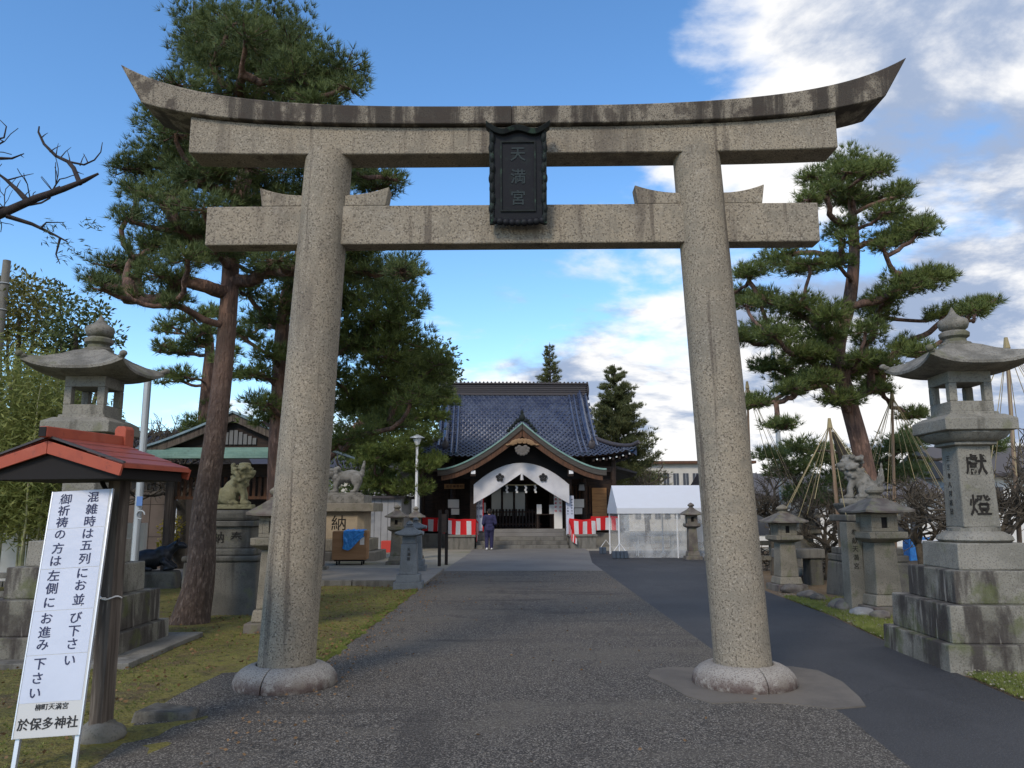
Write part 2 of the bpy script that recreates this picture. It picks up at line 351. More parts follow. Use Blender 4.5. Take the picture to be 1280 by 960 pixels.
glass_dk = mat('dark_window_glass', (.03, .035, .045), .1, spec=.8)
glass_gn = mat('pale_door_glass', (.16, .20, .19), .15, spec=.8)
navy = mat('navy_cotton', (.030, .030, .080), .9, [('n', 12, .4, .65, (.018, .018, .05), .8)])
skin_m = mat('skin', (.50, .31, .22), .6)
hair_m = mat('black_hair', (.012, .010, .010), .5)

# ------------------------------------------------------------------ the setting
asph = mat('exposed_aggregate_path', (.050, .044, .039), .88, [('n', .35, .38, .60, (.066, .058, .049), .85), ('n', 1.4, .45, .66, (.046, .041, .037), .7), ('f', 58, .50, .61, (.17, .152, .13), .8), ('f', 80, .56, .65, (.34, .315, .27), .85), ('f', 66, .44, .36, (.020, .018, .016), .85),
    ('n', (.45, .8, 1), .50, .66, (.125, .112, .092), .6), ('n', (.25, 1.6, 1), .56, .68, (.038, .034, .031), .55), ('n', 7, .62, .70, (.03, .027, .025), .5), ('n', (.7, .25, 1), .58, .68, (.04, .036, .033), .5), ('e', .16, .004, .001, (.018, .016, .015), .3)], [(75, .9, .015), (3, .25, .05)], spec=.3)
lane_m = mat('fresh_asphalt', (.022, .022, .024), .75, [('n', .8, .4, .65, (.037, .037, .039), .8), ('f', 90, .52, .64, (.080, .080, .082), .7), ('n', (1.5, .4, 1), .55, .68, (.05, .05, .052), .6), ('e', .2, .004, .001, (.01, .01, .011), .4)], [(80, .6, .010)], spec=.45)
patch_m = mat('mortar_patch', (.135, .12, .102), .9, [('n', 2.2, .4, .65, (.095, .085, .074), .8), ('f', 60, .58, .7, (.16, .15, .135), .4)], [(60, .3, .006)])
moss_m = mat('mossy_ground', (.165, .150, .036), .95, [('n', .7, .42, .58, (.105, .098, .026), .85), ('n', 1.5, .52, .62, (.125, .088, .045), .85), ('n', 9, .48, .62, (.19, .165, .048), .65), ('n', 4, .56, .66, (.055, .05, .02), .7), ('f', 45, .56, .66, (.05, .042, .022), .7), ('f', 60, .60, .68, (.28, .24, .11), .5)], [(26, 1., .05), (5, .6, .10)])
dirt_m = mat('bare_dirt', (.16, .115, .07), .95, [('n', .9, .4, .6, (.12, .09, .055), .8), ('n', 5, .5, .68, (.20, .15, .095), .6), ('f', 40, .58, .7, (.08, .06, .04), .6)], [(30, .6, .03)])
grav_m = mat('pale_gravel_court', (.26, .245, .205), .95, [('n', .6, .4, .62, (.20, .19, .15), .8), ('f', 60, .56, .7, (.13, .12, .10), .5), ('n', .35, .55, .68, (.15, .155, .07), .7)], [(40, .5, .02)])
pave_m = mat('grey_paving', (.20, .195, .185), .9, [('n', 1.2, .4, .62, (.155, .15, .142), .8), ('f', 60, .57, .7, (.11, .105, .10), .4)], [(40, .3, .008)])
far_m = mat('far_ground', (.15, .14, .10), .95, [('n', .2, .4, .6, (.11, .11, .06), .8)])
conc_path = mat('pale_concrete_path', (.16, .155, .145), .85, [('n', .8, .4, .62, (.125, .12, .115), .8), ('f', 70, .57, .7, (.24, .23, .21), .5)], [(60, .35, .008)])
def sheet(name, poly, z, m, lab): return struct(MB().prism(poly, z - .06, z).build(name, m, smooth=0), lab)
o = MB(); o.add([(-900, -60, -.07), (900, -60, -.07), (900, 1800, -.07), (-900, 1800, -.07)], [(0, 1, 2, 3)])
struct(o.build('ground', far_m, smooth=0), 'flat earth reaching the horizon')
# mossy ground on the left as a gently uneven sheet
def relief(name, x0, x1, y0, y1, nx, ny, m, lab, amp, z=0., keep=None):
    v = []; f = []
    from mathutils import noise as mn
    for j in range(ny + 1):
        for i in range(nx + 1):
            x = x0 + (x1 - x0) * i / nx; y = y0 + (y1 - y0) * j / ny
            e = min(1, min(x - x0, x1 - x) / .5)
            v.append((x, y, z + amp * max(0, e) * (mn.noise((x * .9, y * .9, 3)) + .5 * mn.noise((x * 2.7, y * 2.7, 8)) + .4)))
    for j in range(ny):
        for i in range(nx):
            a = j * (nx + 1) + i; f.append((a, a + 1, a + nx + 2, a + nx + 1))
    return struct(MB().add(v, f).build(name, m, smooth=60), lab)
relief('moss_ground', -16, -2.0, 3, 17.0, 60, 60, moss_m, 'mossy ground left of the path', .035)
relief('dirt_ground', 3.9, 30, 5.0, 40, 80, 90, dirt_m, 'bare dirt under the plum trees', .05, -.028)
sheet('forecourt', [(-30, 21.5), (-2.0, 21.5), (-2.0, 24), (2.6, 24), (2.6, 31), (30, 31), (30, 60), (-30, 60)], .004, grav_m, 'pale gravel court before the shrine')
E1 = [(-2.05, 21.0), (-2.05, 14), (-2.07, 8.35), (-2.45, 8.1), (-2.95, 7.95), (-3.0, 7.1), (-2.95, 6.2), (-2.75, 5.6), (-2.62, 4.6), (-2.6, -6), (2.4, -6), (2.42, 5.2), (2.52, 6.3), (2.5, 7.9), (2.2, 9.15), (2.2, 21.0)]
sheet('path', E1, .020, asph, 'dark exposed aggregate approach path')
sheet('upper_path', [(-2.05, 21.03), (2.2, 21.03), (2.2, 24), (2.68, 30.6), (2.7, 33), (-2.0, 33), (-1.9, 30)], .020, conc_path, 'paler concrete stretch of path before the steps')
sheet('drain_line', [(-2.04, 20.9), (2.19, 20.9), (2.19, 20.98), (-2.04, 20.98)], .024, pave_m, 'pale joint across the path')
sheet('side_lane', [(2.205, 31), (2.205, 9.15), (2.505, 7.9), (2.525, 6.3), (2.425, 5.2), (2.405, -6), (4.9, -6), (4.05, 4.5), (4.18, 6.76), (4.3, 8.3), (4.42, 9.66), (4.67, 11.96), (4.8, 14.9), (5.0, 18), (5.3, 22), (8, 26), (8, 31)], .016, lane_m, 'smooth blue-black asphalt lane beside the path')
sheet('mortar_patch', [(1.31, 8.06), (1.5, 8.18), (1.77, 8.14), (2.3, 8.3), (2.75, 8.2), (2.95, 8.0), (2.98, 7.5), (2.88, 6.9), (2.80, 6.60), (2.49, 6.51), (2.21, 6.68), (1.9, 6.74), (1.58, 6.69), (1.42, 6.95), (1.34, 7.36), (1.22, 7.75)], .027, patch_m, 'pale mortar patch around the right gate post')
sheet('cross_pavement', [(-16, 17.3), (-2.06, 17.0), (-2.06, 21.4), (-16, 21.8)], .060, pave_m, 'grey paved cross path on the left')
# kerb stones along the near edge of the cross path, each a stone of its own
kerb = thing('kerb', 'low grey kerb edging the cross path on the moss side', 'kerb', (0, 0, 0))
for i in range(9):
    x1 = -2.1 - i * 1.5; MB().box(x1 - 1.48, x1, 16.82, 17.02 + .03 * (i % 2), -.05, .13 + .006 * (i % 3)).build('kerb_stone', concrete, kerb, bevel=.012)
# ------------------------------------------------------------------ torii
XC, YC = -.06, 7.45
tor = thing('torii_gate', 'tall beige granite gate of two round posts and upswept top beam', 'gate', (XC, YC, 0))
def rise(s): s = abs(s); return .65 * s ** 3 + .35 * s ** 8
for sg in (-1, 1):
    rings = []
    for i in range(25):
        t = i / 24; z = .10 + (5.22 - .10) * t; x = sg * (2.12 - .225 * t); r = .262 - .026 * t
        rings.append([(x + r * math.cos(2 * PI * j / 48), r * math.sin(2 * PI * j / 48), z) for j in range(48)])
    MB().loft(rings).build('pillar', granite, tor, smooth=40)
    for h, (a0, a1) in enumerate(((-PI / 2 + .18 * sg + .012, PI / 2 - .012), (PI / 2 + .012, 1.5 * PI + .18 * sg - .012))):
        prof = [(.2, .0), (.462, .0), (.472, .03), (.466, .07), (.445, .11), (.405, .15), (.35, .18), (.30, .195), (.274, .198), (.264, .185), (.263, .12), (.2, .12)]
        rings = []
        for k in range(25):
            a = a0 + (a1 - a0) * k / 24; rings.append([(r * math.cos(a), r * math.sin(a), z) for r, z in prof])
        fix_normals(MB().loft(rings).build('base_stone', granite_base, tor, smooth=40, bevel=.006)).location = (sg * 2.12, 0, .012)
MB().box(-3.09, 3.07, -.105, .105, 4.235, 4.645).build('tie_beam', granite, tor, smooth=0, bevel=.014)
NS = 40
rings = []
for i in range(-NS, NS + 1):
    s = i / NS; x = 3.29 * s; zb = 5.165 + .035 * rise(s); zt = 5.456 + .262 * rise(x / 3.78) - .004
    rings.append([(x, -.165, zb), (x, .165, zb), (x, .165, zt), (x, -.165, zt)])
fix_normals(MB().loft(rings).build('lintel', granite, tor, smooth=25, bevel=.012))
for sg in (-1, 1):
    rings = []
    for i in range(0, NS + 1):
        s = i / NS * .9999 + .0001; xb, xt = 3.78 * s * sg, 4.02 * s * sg
        zb = 5.458 + .262 * rise(s); zt = 5.640 + .495 * rise(s)
        rings.append([(xb, -.225, zb), (xb, .30, zb), (xt, .315, zt), (xt, .10, zt + .045), (xt, -.06, zt + .045), (xt, -.242, zt)])
    fix_normals(MB().loft(rings).build('top_beam', granite_top, tor, smooth=25, bevel=.010))
for p, q in ((-2.13, -2.54), (-1.70, -1.28), (1.70, 1.27), (2.13, 2.52)):   # wedges driven in beside each post: p at the post, q the free end
    d = 1 if q > p else -1; sec = []
    for k in range(7):
        t = k / 6; x = p + (q - p) * t; zt = 4.765 + .085 * t ** 2; xt = x + .03 * t * d
        sec.append([(x, -.09, 4.647), (x, .09, 4.647), (xt, .09, zt), (xt, -.09, zt)])
    fix_normals(MB().loft(sec).build('wedge', granite, tor, smooth=25, bevel=.01))
# name plaque leaning forward from the lintel
pq = thing('name_plaque', 'black bronze name plaque with green edges hanging on the stone gate', 'plaque', (XC + .06, YC - .20, 4.395)); pq.rotation_euler.x = math.radians(8)
MB().box(-.245, .245, -.03, .045, .03, .93).build('panel', copper_d, pq, bevel=.01)
fr = MB().box(-.175, -.160, -.045, -.0305, .12, .82).box(.160, .175, -.045, -.0305, .12, .82).box(-.1595, .1595, -.045, -.0305, .805, .82).box(-.1595, .1595, -.045, -.0305, .12, .135)
fr.build('inner_frame', verdigris, pq)
pts = []
for i in range(33):
    t = i / 32; x = -.315 + .63 * t; pts.append((x, .925 + .018 * math.cos(t * 4 * PI) + .045 * abs(2 * t - 1) ** 6))
MB().loft([[(x, -.075, z - .03), (x, .05, z - .03), (x, .05, z + .022), (x, -.095, z + .022)] for x, z in pts]).build('crest', verdigris, pq, smooth=50, bevel=.004)
for sg in (-1, 1):
    m = MB()
    for k in range(9):
        z = .05 + .1 * k; m.ball((sg * (.258 + .008 * math.sin(k * 2.1)), -.02, z), (.028, .05, .06), 7)
    m.box(sg * .262 - .02, sg * .262 + .02, -.05, .03, .0, .92); m.build('scroll_side', verdigris, pq, smooth=50)
m = MB()
for k in range(9): m.ball((-.24 + .06 * k, -.03, .03 - .018 * math.sin(k * PI / 8)), (.042, .03, .038), 7)
m.build('scroll_foot', copper_d, pq, smooth=50)
m = MB(); letters(m, [('天', 0, .69, .155), ('満', 0, .47, .155), ('宮', 0, .26, .155)], Matrix.Translation((0, -.034, 0)) @ Matrix.Rotation(PI / 2, 4, 'X'), .012)
m.build('lettering', gilt_old, pq, smooth=0)

# ------------------------------------------------------------------ big stone lanterns
def sqring(a, z, lift=0., n=6, pinch=0.):
    """square ring with n points a side, corners lifted"""
    r = []
    for k in range(4):
        for i in range(n):
            t = -1 + 2 * i / n; x, y = t, -1.
            for _ in range(k): x, y = -y, x
            e = abs(t) ** 3; s = a * (1 - pinch * (1 - abs(t) ** 2))
            r.append((x * s, y * s, z + lift * e))
    return r
def big_lantern(label, loc, rz, scale):
    L_ = thing('stone_lantern', label, 'lantern', loc, rz, 'tall stone lanterns flanking the gate'); L_.scale = (scale,) * 3
    for a, z0, z1, mm in ((.755, -.06, .253, lstone_st), (.665, .254, .618, lstone_st), (.520, .619, .948, lstone_st), (.392, .949, 1.221, lstone)):
        MB().frus(a, a, z0, a - .008, a - .008, z1).build('base_step', mm, L_, smooth=0, bevel=.012)
    MB().lathe([(.33, 1.222), (.36, 1.25), (.345, 1.29), (.27, 1.335), (.245, 1.34), (.25, 1.375), (.2, 1.385)], 64, lobes=16, amp=.05).build('lotus_base', lstone, L_, smooth=45)
    MB().frus(.195, .195, 1.378, .178, .178, 2.27).build('shaft', lstone, L_, smooth=0, bevel=.018)
    m = MB().lathe([(.20, 2.262), (.245, 2.275), (.25, 2.30), (.235, 2.305)], 48, sq=.7)
    m.lathe([(.235, 2.306), (.30, 2.34), (.345, 2.40), (.335, 2.415)], 64, lobes=20, amp=.05, sq=.7); m.build('lotus_bracket', lstone, L_, smooth=45)
    m = MB(); m.loft([sqring(.345, 2.416, n=2), sqring(.385, 2.425, n=2), sqring(.385, 2.55, n=2), sqring(.30, 2.60, n=2), sqring(.262, 2.602, n=2), sqring(.262, 2.635, n=2)]); m.build('platform', lstone, L_, smooth=25, bevel=.008)
    m = MB(); h = .232                                            # open fire box: sill, four corner posts, lintel
    m.box(-h, h, -h, h, 2.636, 2.755)
    for sx in (-1, 1):
        for sy in (-1, 1): m.box(min(sx * h, sx * (h - .085)), max(sx * h, sx * (h - .085)), min(sy * h, sy * (h - .085)), max(sy * h, sy * (h - .085)), 2.7555, 2.96)
    m.box(-h, h, -h, h, 2.9605, 3.10); m.build('fire_box', lstone, L_, smooth=0, bevel=.008)
    prof = [(.24, 3.085, 0), (.50, 3.10, .075), (.565, 3.125, .095), (.565, 3.155, .10), (.53, 3.185, .085), (.40, 3.255, .04), (.28, 3.33, .015), (.19, 3.40, 0), (.13, 3.425, 0)]
    m = MB(); m.loft([sqring(a, z, l, 10, .05) for a, z, l in prof])
    m.build('roof', roofstone, L_, smooth=22)
    for sx in (-1, 1):
        for sy in (-1, 1):
            m = MB(); m.ball((sx * .575, sy * .575, 3.285), (.042, .042, .036), 8); m.ball((sx * .545, sy * .545, 3.262), (.04, .04, .03), 7)
            m.build('corner_scroll', roofstone, L_, smooth=60)
    MB().lathe([(.16, 3.405), (.165, 3.44), (.12, 3.46), (.115, 3.495), (.15, 3.52), (.155, 3.56), (.125, 3.585)], 40, lobes=10, amp=.04).build('finial_base', roofstone, L_, smooth=45)
    MB().lathe([(.10, 3.586), (.145, 3.62), (.162, 3.67), (.150, 3.715), (.085, 3.75), (.045, 3.79), (.02, 3.84), (.004, 3.875)], 28).build('finial', roofstone, L_, smooth=50)
    m = MB(); R90 = Matrix.Rotation(PI / 2, 4, 'X')
    letters(m, [('獻', 0, 2.06, .24), ('燈', 0, 1.62, .24)], Matrix.Translation((0, -.2275, 0)) @ Matrix.Rotation(math.radians(90 - 1.09), 4, 'X'), .012)
    Lf = Matrix.Rotation(-PI / 2, 4, 'Z') @ Matrix.Translation((0, -.2265, 0)) @ Matrix.Rotation(math.radians(90 - 1.09), 4, 'X')
    letters(m, [(c, -.03, 2.14 - .098 * i, .07) for i, c in enumerate('三三年八月吉日')], Lf)
    m.build('inscription', inscr, L_, smooth=0)
    return L_
big_lantern('tall grey stone lantern on dark stained steps beside the asphalt lane', (4.99, 8.65, 0.02), math.radians(-1.9), 1.0)
LL = big_lantern('tall grey stone lantern behind the red roofed post and white sign', (-5.17, 9.2, 0.02), math.radians(2), 1.03)
MB().box(-1.02, 1.08, -1.0, 1.0, -.06, .045).build('plinth_slab', concrete, LL, smooth=0, bevel=.01)

# ------------------------------------------------------------------ small lanterns
def small_lantern(name, label, loc, rz, H, group, shaft_w=.13, cap_w=.27, cyl=False, m_=pstone, finial=True):
    k = H / 1.75
    t = thing(name, label, 'lantern', loc, rz, group); t.scale = (k,) * 3
    w_ = shaft_w / k; c_ = cap_w / k
    MB().frus(w_ * 1.9, w_ * 1.9, -.05, w_ * 1.85, w_ * 1.85, .10).build('foot', capstone, t, smooth=0, bevel=.015)
    MB().frus(w_ * 1.45, w_ * 1.45, .101, w_ * 1.3, w_ * 1.3, .25).build('base_step', m_, t, smooth=0, bevel=.02)
    MB().frus(w_ * 1.12, w_ * 1.12, .251, w_ * .95, w_ * .95, .96).build('shaft', m_, t, smooth=0, bevel=.015)
    MB().loft([sqring(w_ * 1.0, .961, n=2), sqring(w_ * 1.7, 1.02, n=2), sqring(w_ * 1.7, 1.11, n=2)]).build('platform', m_, t, smooth=20, bevel=.01)
    h = w_ * 1.18; m = MB()
    m.box(-h, h, -h, h, 1.111, 1.16); m.box(-h, h, -h, h, 1.31, 1.36)
    for (x0, x1, y0, y1) in ((-h, h, h - .03, h), (-h, -h + .05, -h, h - .031), (h - .05, h, -h, h - .031), (-h + .0505, -.045, -h, -h + .03), (.045, h - .0505, -h, -h + .03)): m.box(x0, x1, y0, y1, 1.1605, 1.3095)
    m.build('fire_box', m_, t, smooth=0, bevel=.006)
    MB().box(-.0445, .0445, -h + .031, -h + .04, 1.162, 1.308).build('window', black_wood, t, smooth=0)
    m = MB(); m.loft([sqring(c_ * .55, 1.361, 0, 6), sqring(c_, 1.375, .015, 6), sqring(c_, 1.40, .02, 6), sqring(c_ * .55, 1.50, .01, 6), sqring(c_ * .28, 1.575, 0, 6)]); m.build('cap', capstone, t, smooth=30)
    if finial:
        MB().lathe([(c_ * .30, 1.576), (c_ * .30, 1.60), (c_ * .2, 1.61), (c_ * .2, 1.63), (c_ * .33, 1.66), (c_ * .34, 1.69), (c_ * .22, 1.725), (c_ * .05, 1.76)], 20).build('finial', m_, t, smooth=50)
    return t
SG = 'small stone lanterns along the approach'
small_lantern('stone_lantern', 'small lantern with mossy cap tucked behind the left gate post', (-3.36, 10.75, .03), .05, 1.92, SG, .16, .33)
small_lantern('stone_lantern', 'beige stone lantern behind the blue-grey markers, tapering pale shaft', (-3.75, 23.8, 0), 0, 1.78, SG, .15, .33)
small_lantern('stone_lantern', 'stone lantern half hidden at the foot of the white lamp post', (-3.55, 26.6, 0), 0, 1.74, SG, .14, .30)
small_lantern('stone_lantern', 'dark weathered stone lantern before the white tent', (5.62, 25.6, .02), 0, 1.80, SG, .14, .32, m_=capstone)
small_lantern('stone_lantern', 'brownish stone lantern under the bare plum branches by the lane', (5.38, 16.0, .03), .1, 1.66, SG, .165, .37)
small_lantern('stone_lantern', 'pale stone lantern with purplish cap next to the inscribed stone pillar', (5.62, 12.35, .03), .12, 1.93, SG, .185, .40)
small_lantern('stone_lantern', 'grey stone lantern behind the brownish one, beyond the lane', (6.6, 18.3, .03), .2, 1.75, SG, .17, .36)
m = MB().frus(.12, .12, -.05, .115, .115, 1.38); o = m.build('inscribed_pillar', pstone, None, smooth=0, bevel=.012, loc=(5.28, 12.55, .02), rot=.1)
tag(o, 'slim inscribed stone pillar standing beside the pale lantern', 'stone pillar')
m = MB(); letters(m, [(c, 0, 1.22 - .13 * i, .10) for i, c in enumerate('奉献天満宮')], Matrix.Translation((0, -.1195, 0)) @ Matrix.Rotation(PI / 2, 4, 'X')); m.build('inscription', inscr, o, smooth=0)
def marker(label, loc):
    t = thing('stone_marker', label, 'stone marker', loc, .05, 'blue-grey roofed stone markers')
    MB().frus(.30, .30, -.05, .295, .295, .13).build('foot', bstone, t, smooth=0, bevel=.01)
    MB().frus(.245, .245, .131, .24, .24, .28).build('base_step', bstone, t, smooth=0, bevel=.01)
    MB().frus(.185, .185, .281, .160, .160, .90).build('shaft', bstone, t, smooth=0, bevel=.012)
    MB().frus(.14, .14, .901, .14, .14, 1.06).build('neck', bstone, t, smooth=0, bevel=.01)
    MB().loft([sqring(.15, 1.061, 0, 6), sqring(.285, 1.075, .04, 6), sqring(.285, 1.10, .045, 6), sqring(.17, 1.17, .01, 6), sqring(.08, 1.235, 0, 6)]).build('cap', bstone, t, smooth=35)
    MB().lathe([(.075, 1.236), (.085, 1.26), (.05, 1.275), (.08, 1.30), (.075, 1.33), (.02, 1.37)], 16).build('finial', bstone, t, smooth=50)
    m = MB(); letters(m, [(c, 0, .78 - .09 * i, .075) for i, c in enumerate('天満宮')], Matrix.Translation((0, -.183, 0)) @ Matrix.Rotation(PI / 2, 4, 'X')); m.build('inscription', inscr, t, smooth=0)
marker('blue-grey roofed stone marker at the kerb end where moss meets the path', (-2.32, 16.45, .02))
marker('blue-grey roofed stone marker on the cross path, behind its twin', (-2.75, 20.6, .06))

# ------------------------------------------------------------------ guardian lions, bull
def komainu_sit(mb):                                     # faces +x, seated, about .76 tall
    R = Matrix.Rotation
    mb.ball((-.13, 0, .16), (.20, .17, .16), 10); mb.ball((-.02, 0, .28), (.16, .14, .20), 10, rot=R(.5, 3, 'Y')); mb.ball((.08, 0, .38), (.15, .155, .17), 10); mb.ball((.15, 0, .42), (.09, .13, .10), 9)
    for s in (-1, 1):
        mb.ball((-.08, s * .14, .14), (.155, .065, .13), 9); mb.caps((-.02, s * .15, .05), (.08, s * .15, .035), .05, .045)
        mb.caps((.12, s * .09, .34), (.19, s * .10, .18), .07, .052); mb.caps((.19, s * .10, .18), (.185, s * .10, .05), .050, .055); mb.ball((.225, s * .10, .04), (.075, .058, .042), 7)
        mb.ball((.145, s * .135, .655), (.06, .028, .045), 7); mb.ball((.285, s * .07, .655), (.035, .045, .026), 6); mb.ball((.31, s * .05, .565), (.05, .05, .04), 6)
    mb.ball((.17, 0, .61), (.145, .145, .135), 10); mb.ball((.28, 0, .575), (.085, .115, .06), 9); mb.ball((.265, 0, .505), (.075, .10, .035), 8); mb.ball((.345, 0, .60), (.028, .055, .03), 7)
    mb.ball((.17, 0, .735), (.11, .11, .03), 8)
    rr = random.Random(3)
    for k in range(46):                                   # mane curls round the head and down the chest
        a = rr.uniform(-2.2, 2.2); z = rr.uniform(.36, .72)
        mb.ball((.09 - .15 * math.cos(a) + .03, .165 * math.sin(a), z), (.046, .046, .040), 6)
    for k in range(12): a = rr.uniform(-1.1, 1.1); mb.ball((.13 + .10 * math.cos(a), .13 * math.sin(a), rr.uniform(.36, .50)), (.038, .04, .036), 6)
    for q, (dy, h) in enumerate(((0, .40), (-.07, .30), (.07, .30), (-.12, .2), (.12, .2))):   # flame-shaped tail
        for k in range(6): mb.ball((-.30 + .03 * math.sin(k), dy * (1 + .1 * k), .16 + h * k / 5), (.05 - .005 * k, .05 - .005 * k, .06), 6)
def komainu_crouch(mb):                                  # faces +x, standing low with its tail up
    mb.ball((-.12, 0, .36), (.24, .15, .15), 10); mb.ball((.14, 0, .34), (.17, .15, .16), 10)
    for s in (-1, 1):
        mb.ball((-.24, s * .12, .28), (.12, .07, .15), 9); mb.caps((-.26, s * .13, .18), (-.22, s * .13, .05), .06, .05); mb.ball((-.18, s * .13, .035), (.085, .055, .04), 7)
        mb.caps((.17, s * .12, .28), (.21, s * .13, .14), .075, .055); mb.caps((.21, s * .13, .14), (.20, s * .13, .05), .052, .05); mb.ball((.25, s * .13, .035), (.085, .058, .042), 7)
        mb.ball((.30, s * .11, .50), (.05, .03, .035), 6)
    mb.ball((.30, 0, .42), (.13, .13, .12), 9); mb.ball((.39, 0, .37), (.075, .085, .06), 8); mb.ball((.44, 0, .40), (.03, .045, .03), 6)
    rr = random.Random(5)
    for k in range(22):
        a = rr.uniform(-2, 2); mb.ball((.20 - .06 * math.cos(a), .155 * math.sin(a), rr.uniform(.28, .54)), (.05, .045, .05), 6)
    for k in range(5): mb.ball((-.34 - .012 * k, 0, .40 + .065 * k), (.062 - .008 * k, .06 - .006 * k, .06), 7)
def komainu(name, label, loc, rz, fill, m_, scale, plinth=True):
    t = thing(name, label, 'lion statue', loc, rz, 'stone guardian lions'); t.scale = (scale,) * 3
    sculpt('body', fill, .016, m_, t, 2)
    if plinth: MB().box(-.36, .36, -.19, .19, -.07, .012).build('plinth', m_, t, smooth=0, bevel=.015)
    return t
def carve(parent, chars, y, size_m=inscr, bold=.012, z=0.):
    m = MB(); letters(m, chars, Matrix.Translation((0, y, z)) @ Matrix.Rotation(PI / 2, 4, 'X'), bold); return m.build('inscription', size_m, parent, smooth=0)
# left lion behind the pine trunk
P1 = (-4.72, 12.75, 0.02); r1 = math.radians(3)
pd = thing('lion_pedestal', 'dark mossy pedestal with carved characters behind the leaning pine', 'pedestal', P1, r1, 'lion pedestals')
wv = [(-.62, -.06), (.62, -.06), (.62, .60)]
m = MB().frus(.60, .50, -.06, .57, .47, .80)
m.build('rough_base', dstone, pd, smooth=0, bevel=.03)
MB().box(-.60, .60, -.50, .50, .801, .89).build('base_slab', dstone, pd, smooth=0, bevel=.03)
MB().box(-.52, .52, -.44, .44, .891, 1.0).build('step', dstone, pd, smooth=0, bevel=.03)
MB().frus(.42, .36, 1.001, .41, .35, 1.34).build('die', dstone, pd, smooth=0, bevel=.02)
MB().box(-.47, .47, -.41, .41, 1.341, 1.43).build('cap_slab', dstone, pd, smooth=0, bevel=.015)
MB().frus(.40, .33, 1.431, .43, .36, 1.60).build('cloud_plinth', dstone, pd, smooth=0, bevel=.05)
carve(pd, [('納', -.09, 1.175, .19), ('奉', .19, 1.175, .19)], -.3635, bold=.004)
komainu('guardian_lion', 'mossy seated stone lion with curly mane on the dark pedestal', (P1[0], P1[1], 1.70), r1 + .12, komainu_sit, kstone, .92)
# left lion near the cardboard box
P2 = (-5.98, 26.2, 0.0)
pd = thing('lion_pedestal', 'broad tan pedestal with one carved character behind the cardboard box', 'pedestal', P2, 0, 'lion pedestals')
MB().box(-1.35, 1.35, -.95, .95, -.05, .30).build('base_step', concrete, pd, smooth=0, bevel=.03)
MB().box(-1.1, 1.1, -.8, .8, .301, .70).build('base_slab', pstone, pd, smooth=0, bevel=.03)
die = mat('tan_granite', (.35, .29, .205), .85, [('n', 3, .4, .65, (.29, .24, .175), .8), ('f', 60, .56, .7, (.17, .14, .11), .5)])
MB().loft([[(-.86 + c, -.72, z), (.66, -.72, z), (.86, -.52, z), (.86, .6, z), (-.86, .6, z), (-.86, -.72 + c, z)] for c, z in ((.2, .701), (.2, 1.58))]).build('die', die, pd, smooth=0, bevel=.012)
MB().box(-1.22, 1.22, -.92, .85, 1.581, 1.86).build('cap_slab', pstone, pd, smooth=0, bevel=.02)
MB().box(-.86, .86, -.72, .66, 1.861, 2.12).build('plinth', kstone2, pd, smooth=0, bevel=.015)
carve(pd, [('納', .05, 1.22, .52)], -.724, bold=.006)
komainu('guardian_lion', 'grey crouching stone lion with raised tail on the tan pedestal', (P2[0] + .1, P2[1] - .1, 2.19), PI + .15, komainu_crouch, kstone2, 1.55)
# right lion beside the lane
P3 = (6.55, 14.9, 0.02)
pd = thing('lion_pedestal', 'grey stepped pedestal behind the pale lantern, below the big right pine', 'pedestal', P3, 0, 'lion pedestals')
MB().frus(.62, .55, -.06, .56, .5, .62).build('rough_base', dstone, pd, smooth=0, bevel=.05)
MB().box(-.56, .56, -.48, .48, .621, .74).build('base_slab', dstone, pd, smooth=0, bevel=.02)
MB().box(-.50, .50, -.42, .42, .741, .86).build('step', dstone, pd, smooth=0, bevel=.02)
MB().frus(.36, .32, .861, .35, .31, 1.36).build('die', dstone, pd, smooth=0, bevel=.02)
MB().box(-.50, .50, -.42, .42, 1.361, 1.48).build('cap_slab', dstone, pd, smooth=0, bevel=.02)
MB().frus(.36, .3, 1.481, .46, .38, 1.70).build('cloud_plinth', dstone, pd, smooth=0, bevel=.05)
komainu('guardian_lion', 'grey seated stone lion facing the lane below the big right pine', (P3[0], P3[1], 1.79), PI - .35, komainu_sit, kstone2, 1.12)
# reclining bull
def bull(mb):                                             # faces +x
    mb.ball((-.1, 0, .26), (.36, .20, .20), 10); mb.ball((.16, 0, .33), (.20, .17, .20), 10); mb.caps((.26, 0, .40), (.42, 0, .54), .12, .09)
    mb.ball((.50, 0, .53), (.12, .075, .075), 9); mb.ball((.59, 0, .50), (.06, .055, .05), 7)
    for s in (-1, 1):
        mb.caps((.44, s * .06, .60), (.46, s * .15, .67), .026, .014); mb.caps((.46, s * .15, .67), (.52, s * .16, .72), .014, .008); mb.ball((.42, s * .11, .56), (.03, .05, .025), 6)
        mb.caps((.22, s * .14, .20), (.40, s * .15, .07), .075, .05); mb.caps((.40, s * .15, .07), (.24, s * .16, .05), .05, .045)
        mb.ball((-.28, s * .15, .20), (.18, .09, .16), 8); mb.caps((-.22, s * .20, .07), (-.02, s * .21, .05), .055, .045)
bt = thing('bull_statue', 'dark reclining bull statue on a low stone near the leaning pine', 'bull statue', (-7.75, 16.6, .36), math.radians(12))
sculpt('body', bull, .018, mat('black_bronze', (.020, .023, .030), .38, [('n', 7, .4, .6, (.035, .04, .052), .8)], metal=.4), bt, 3)
o = MB().frus(.55, .35, -.40, .48, .30, 0.0).build('plinth', dstone, bt, smooth=0, bevel=.05)

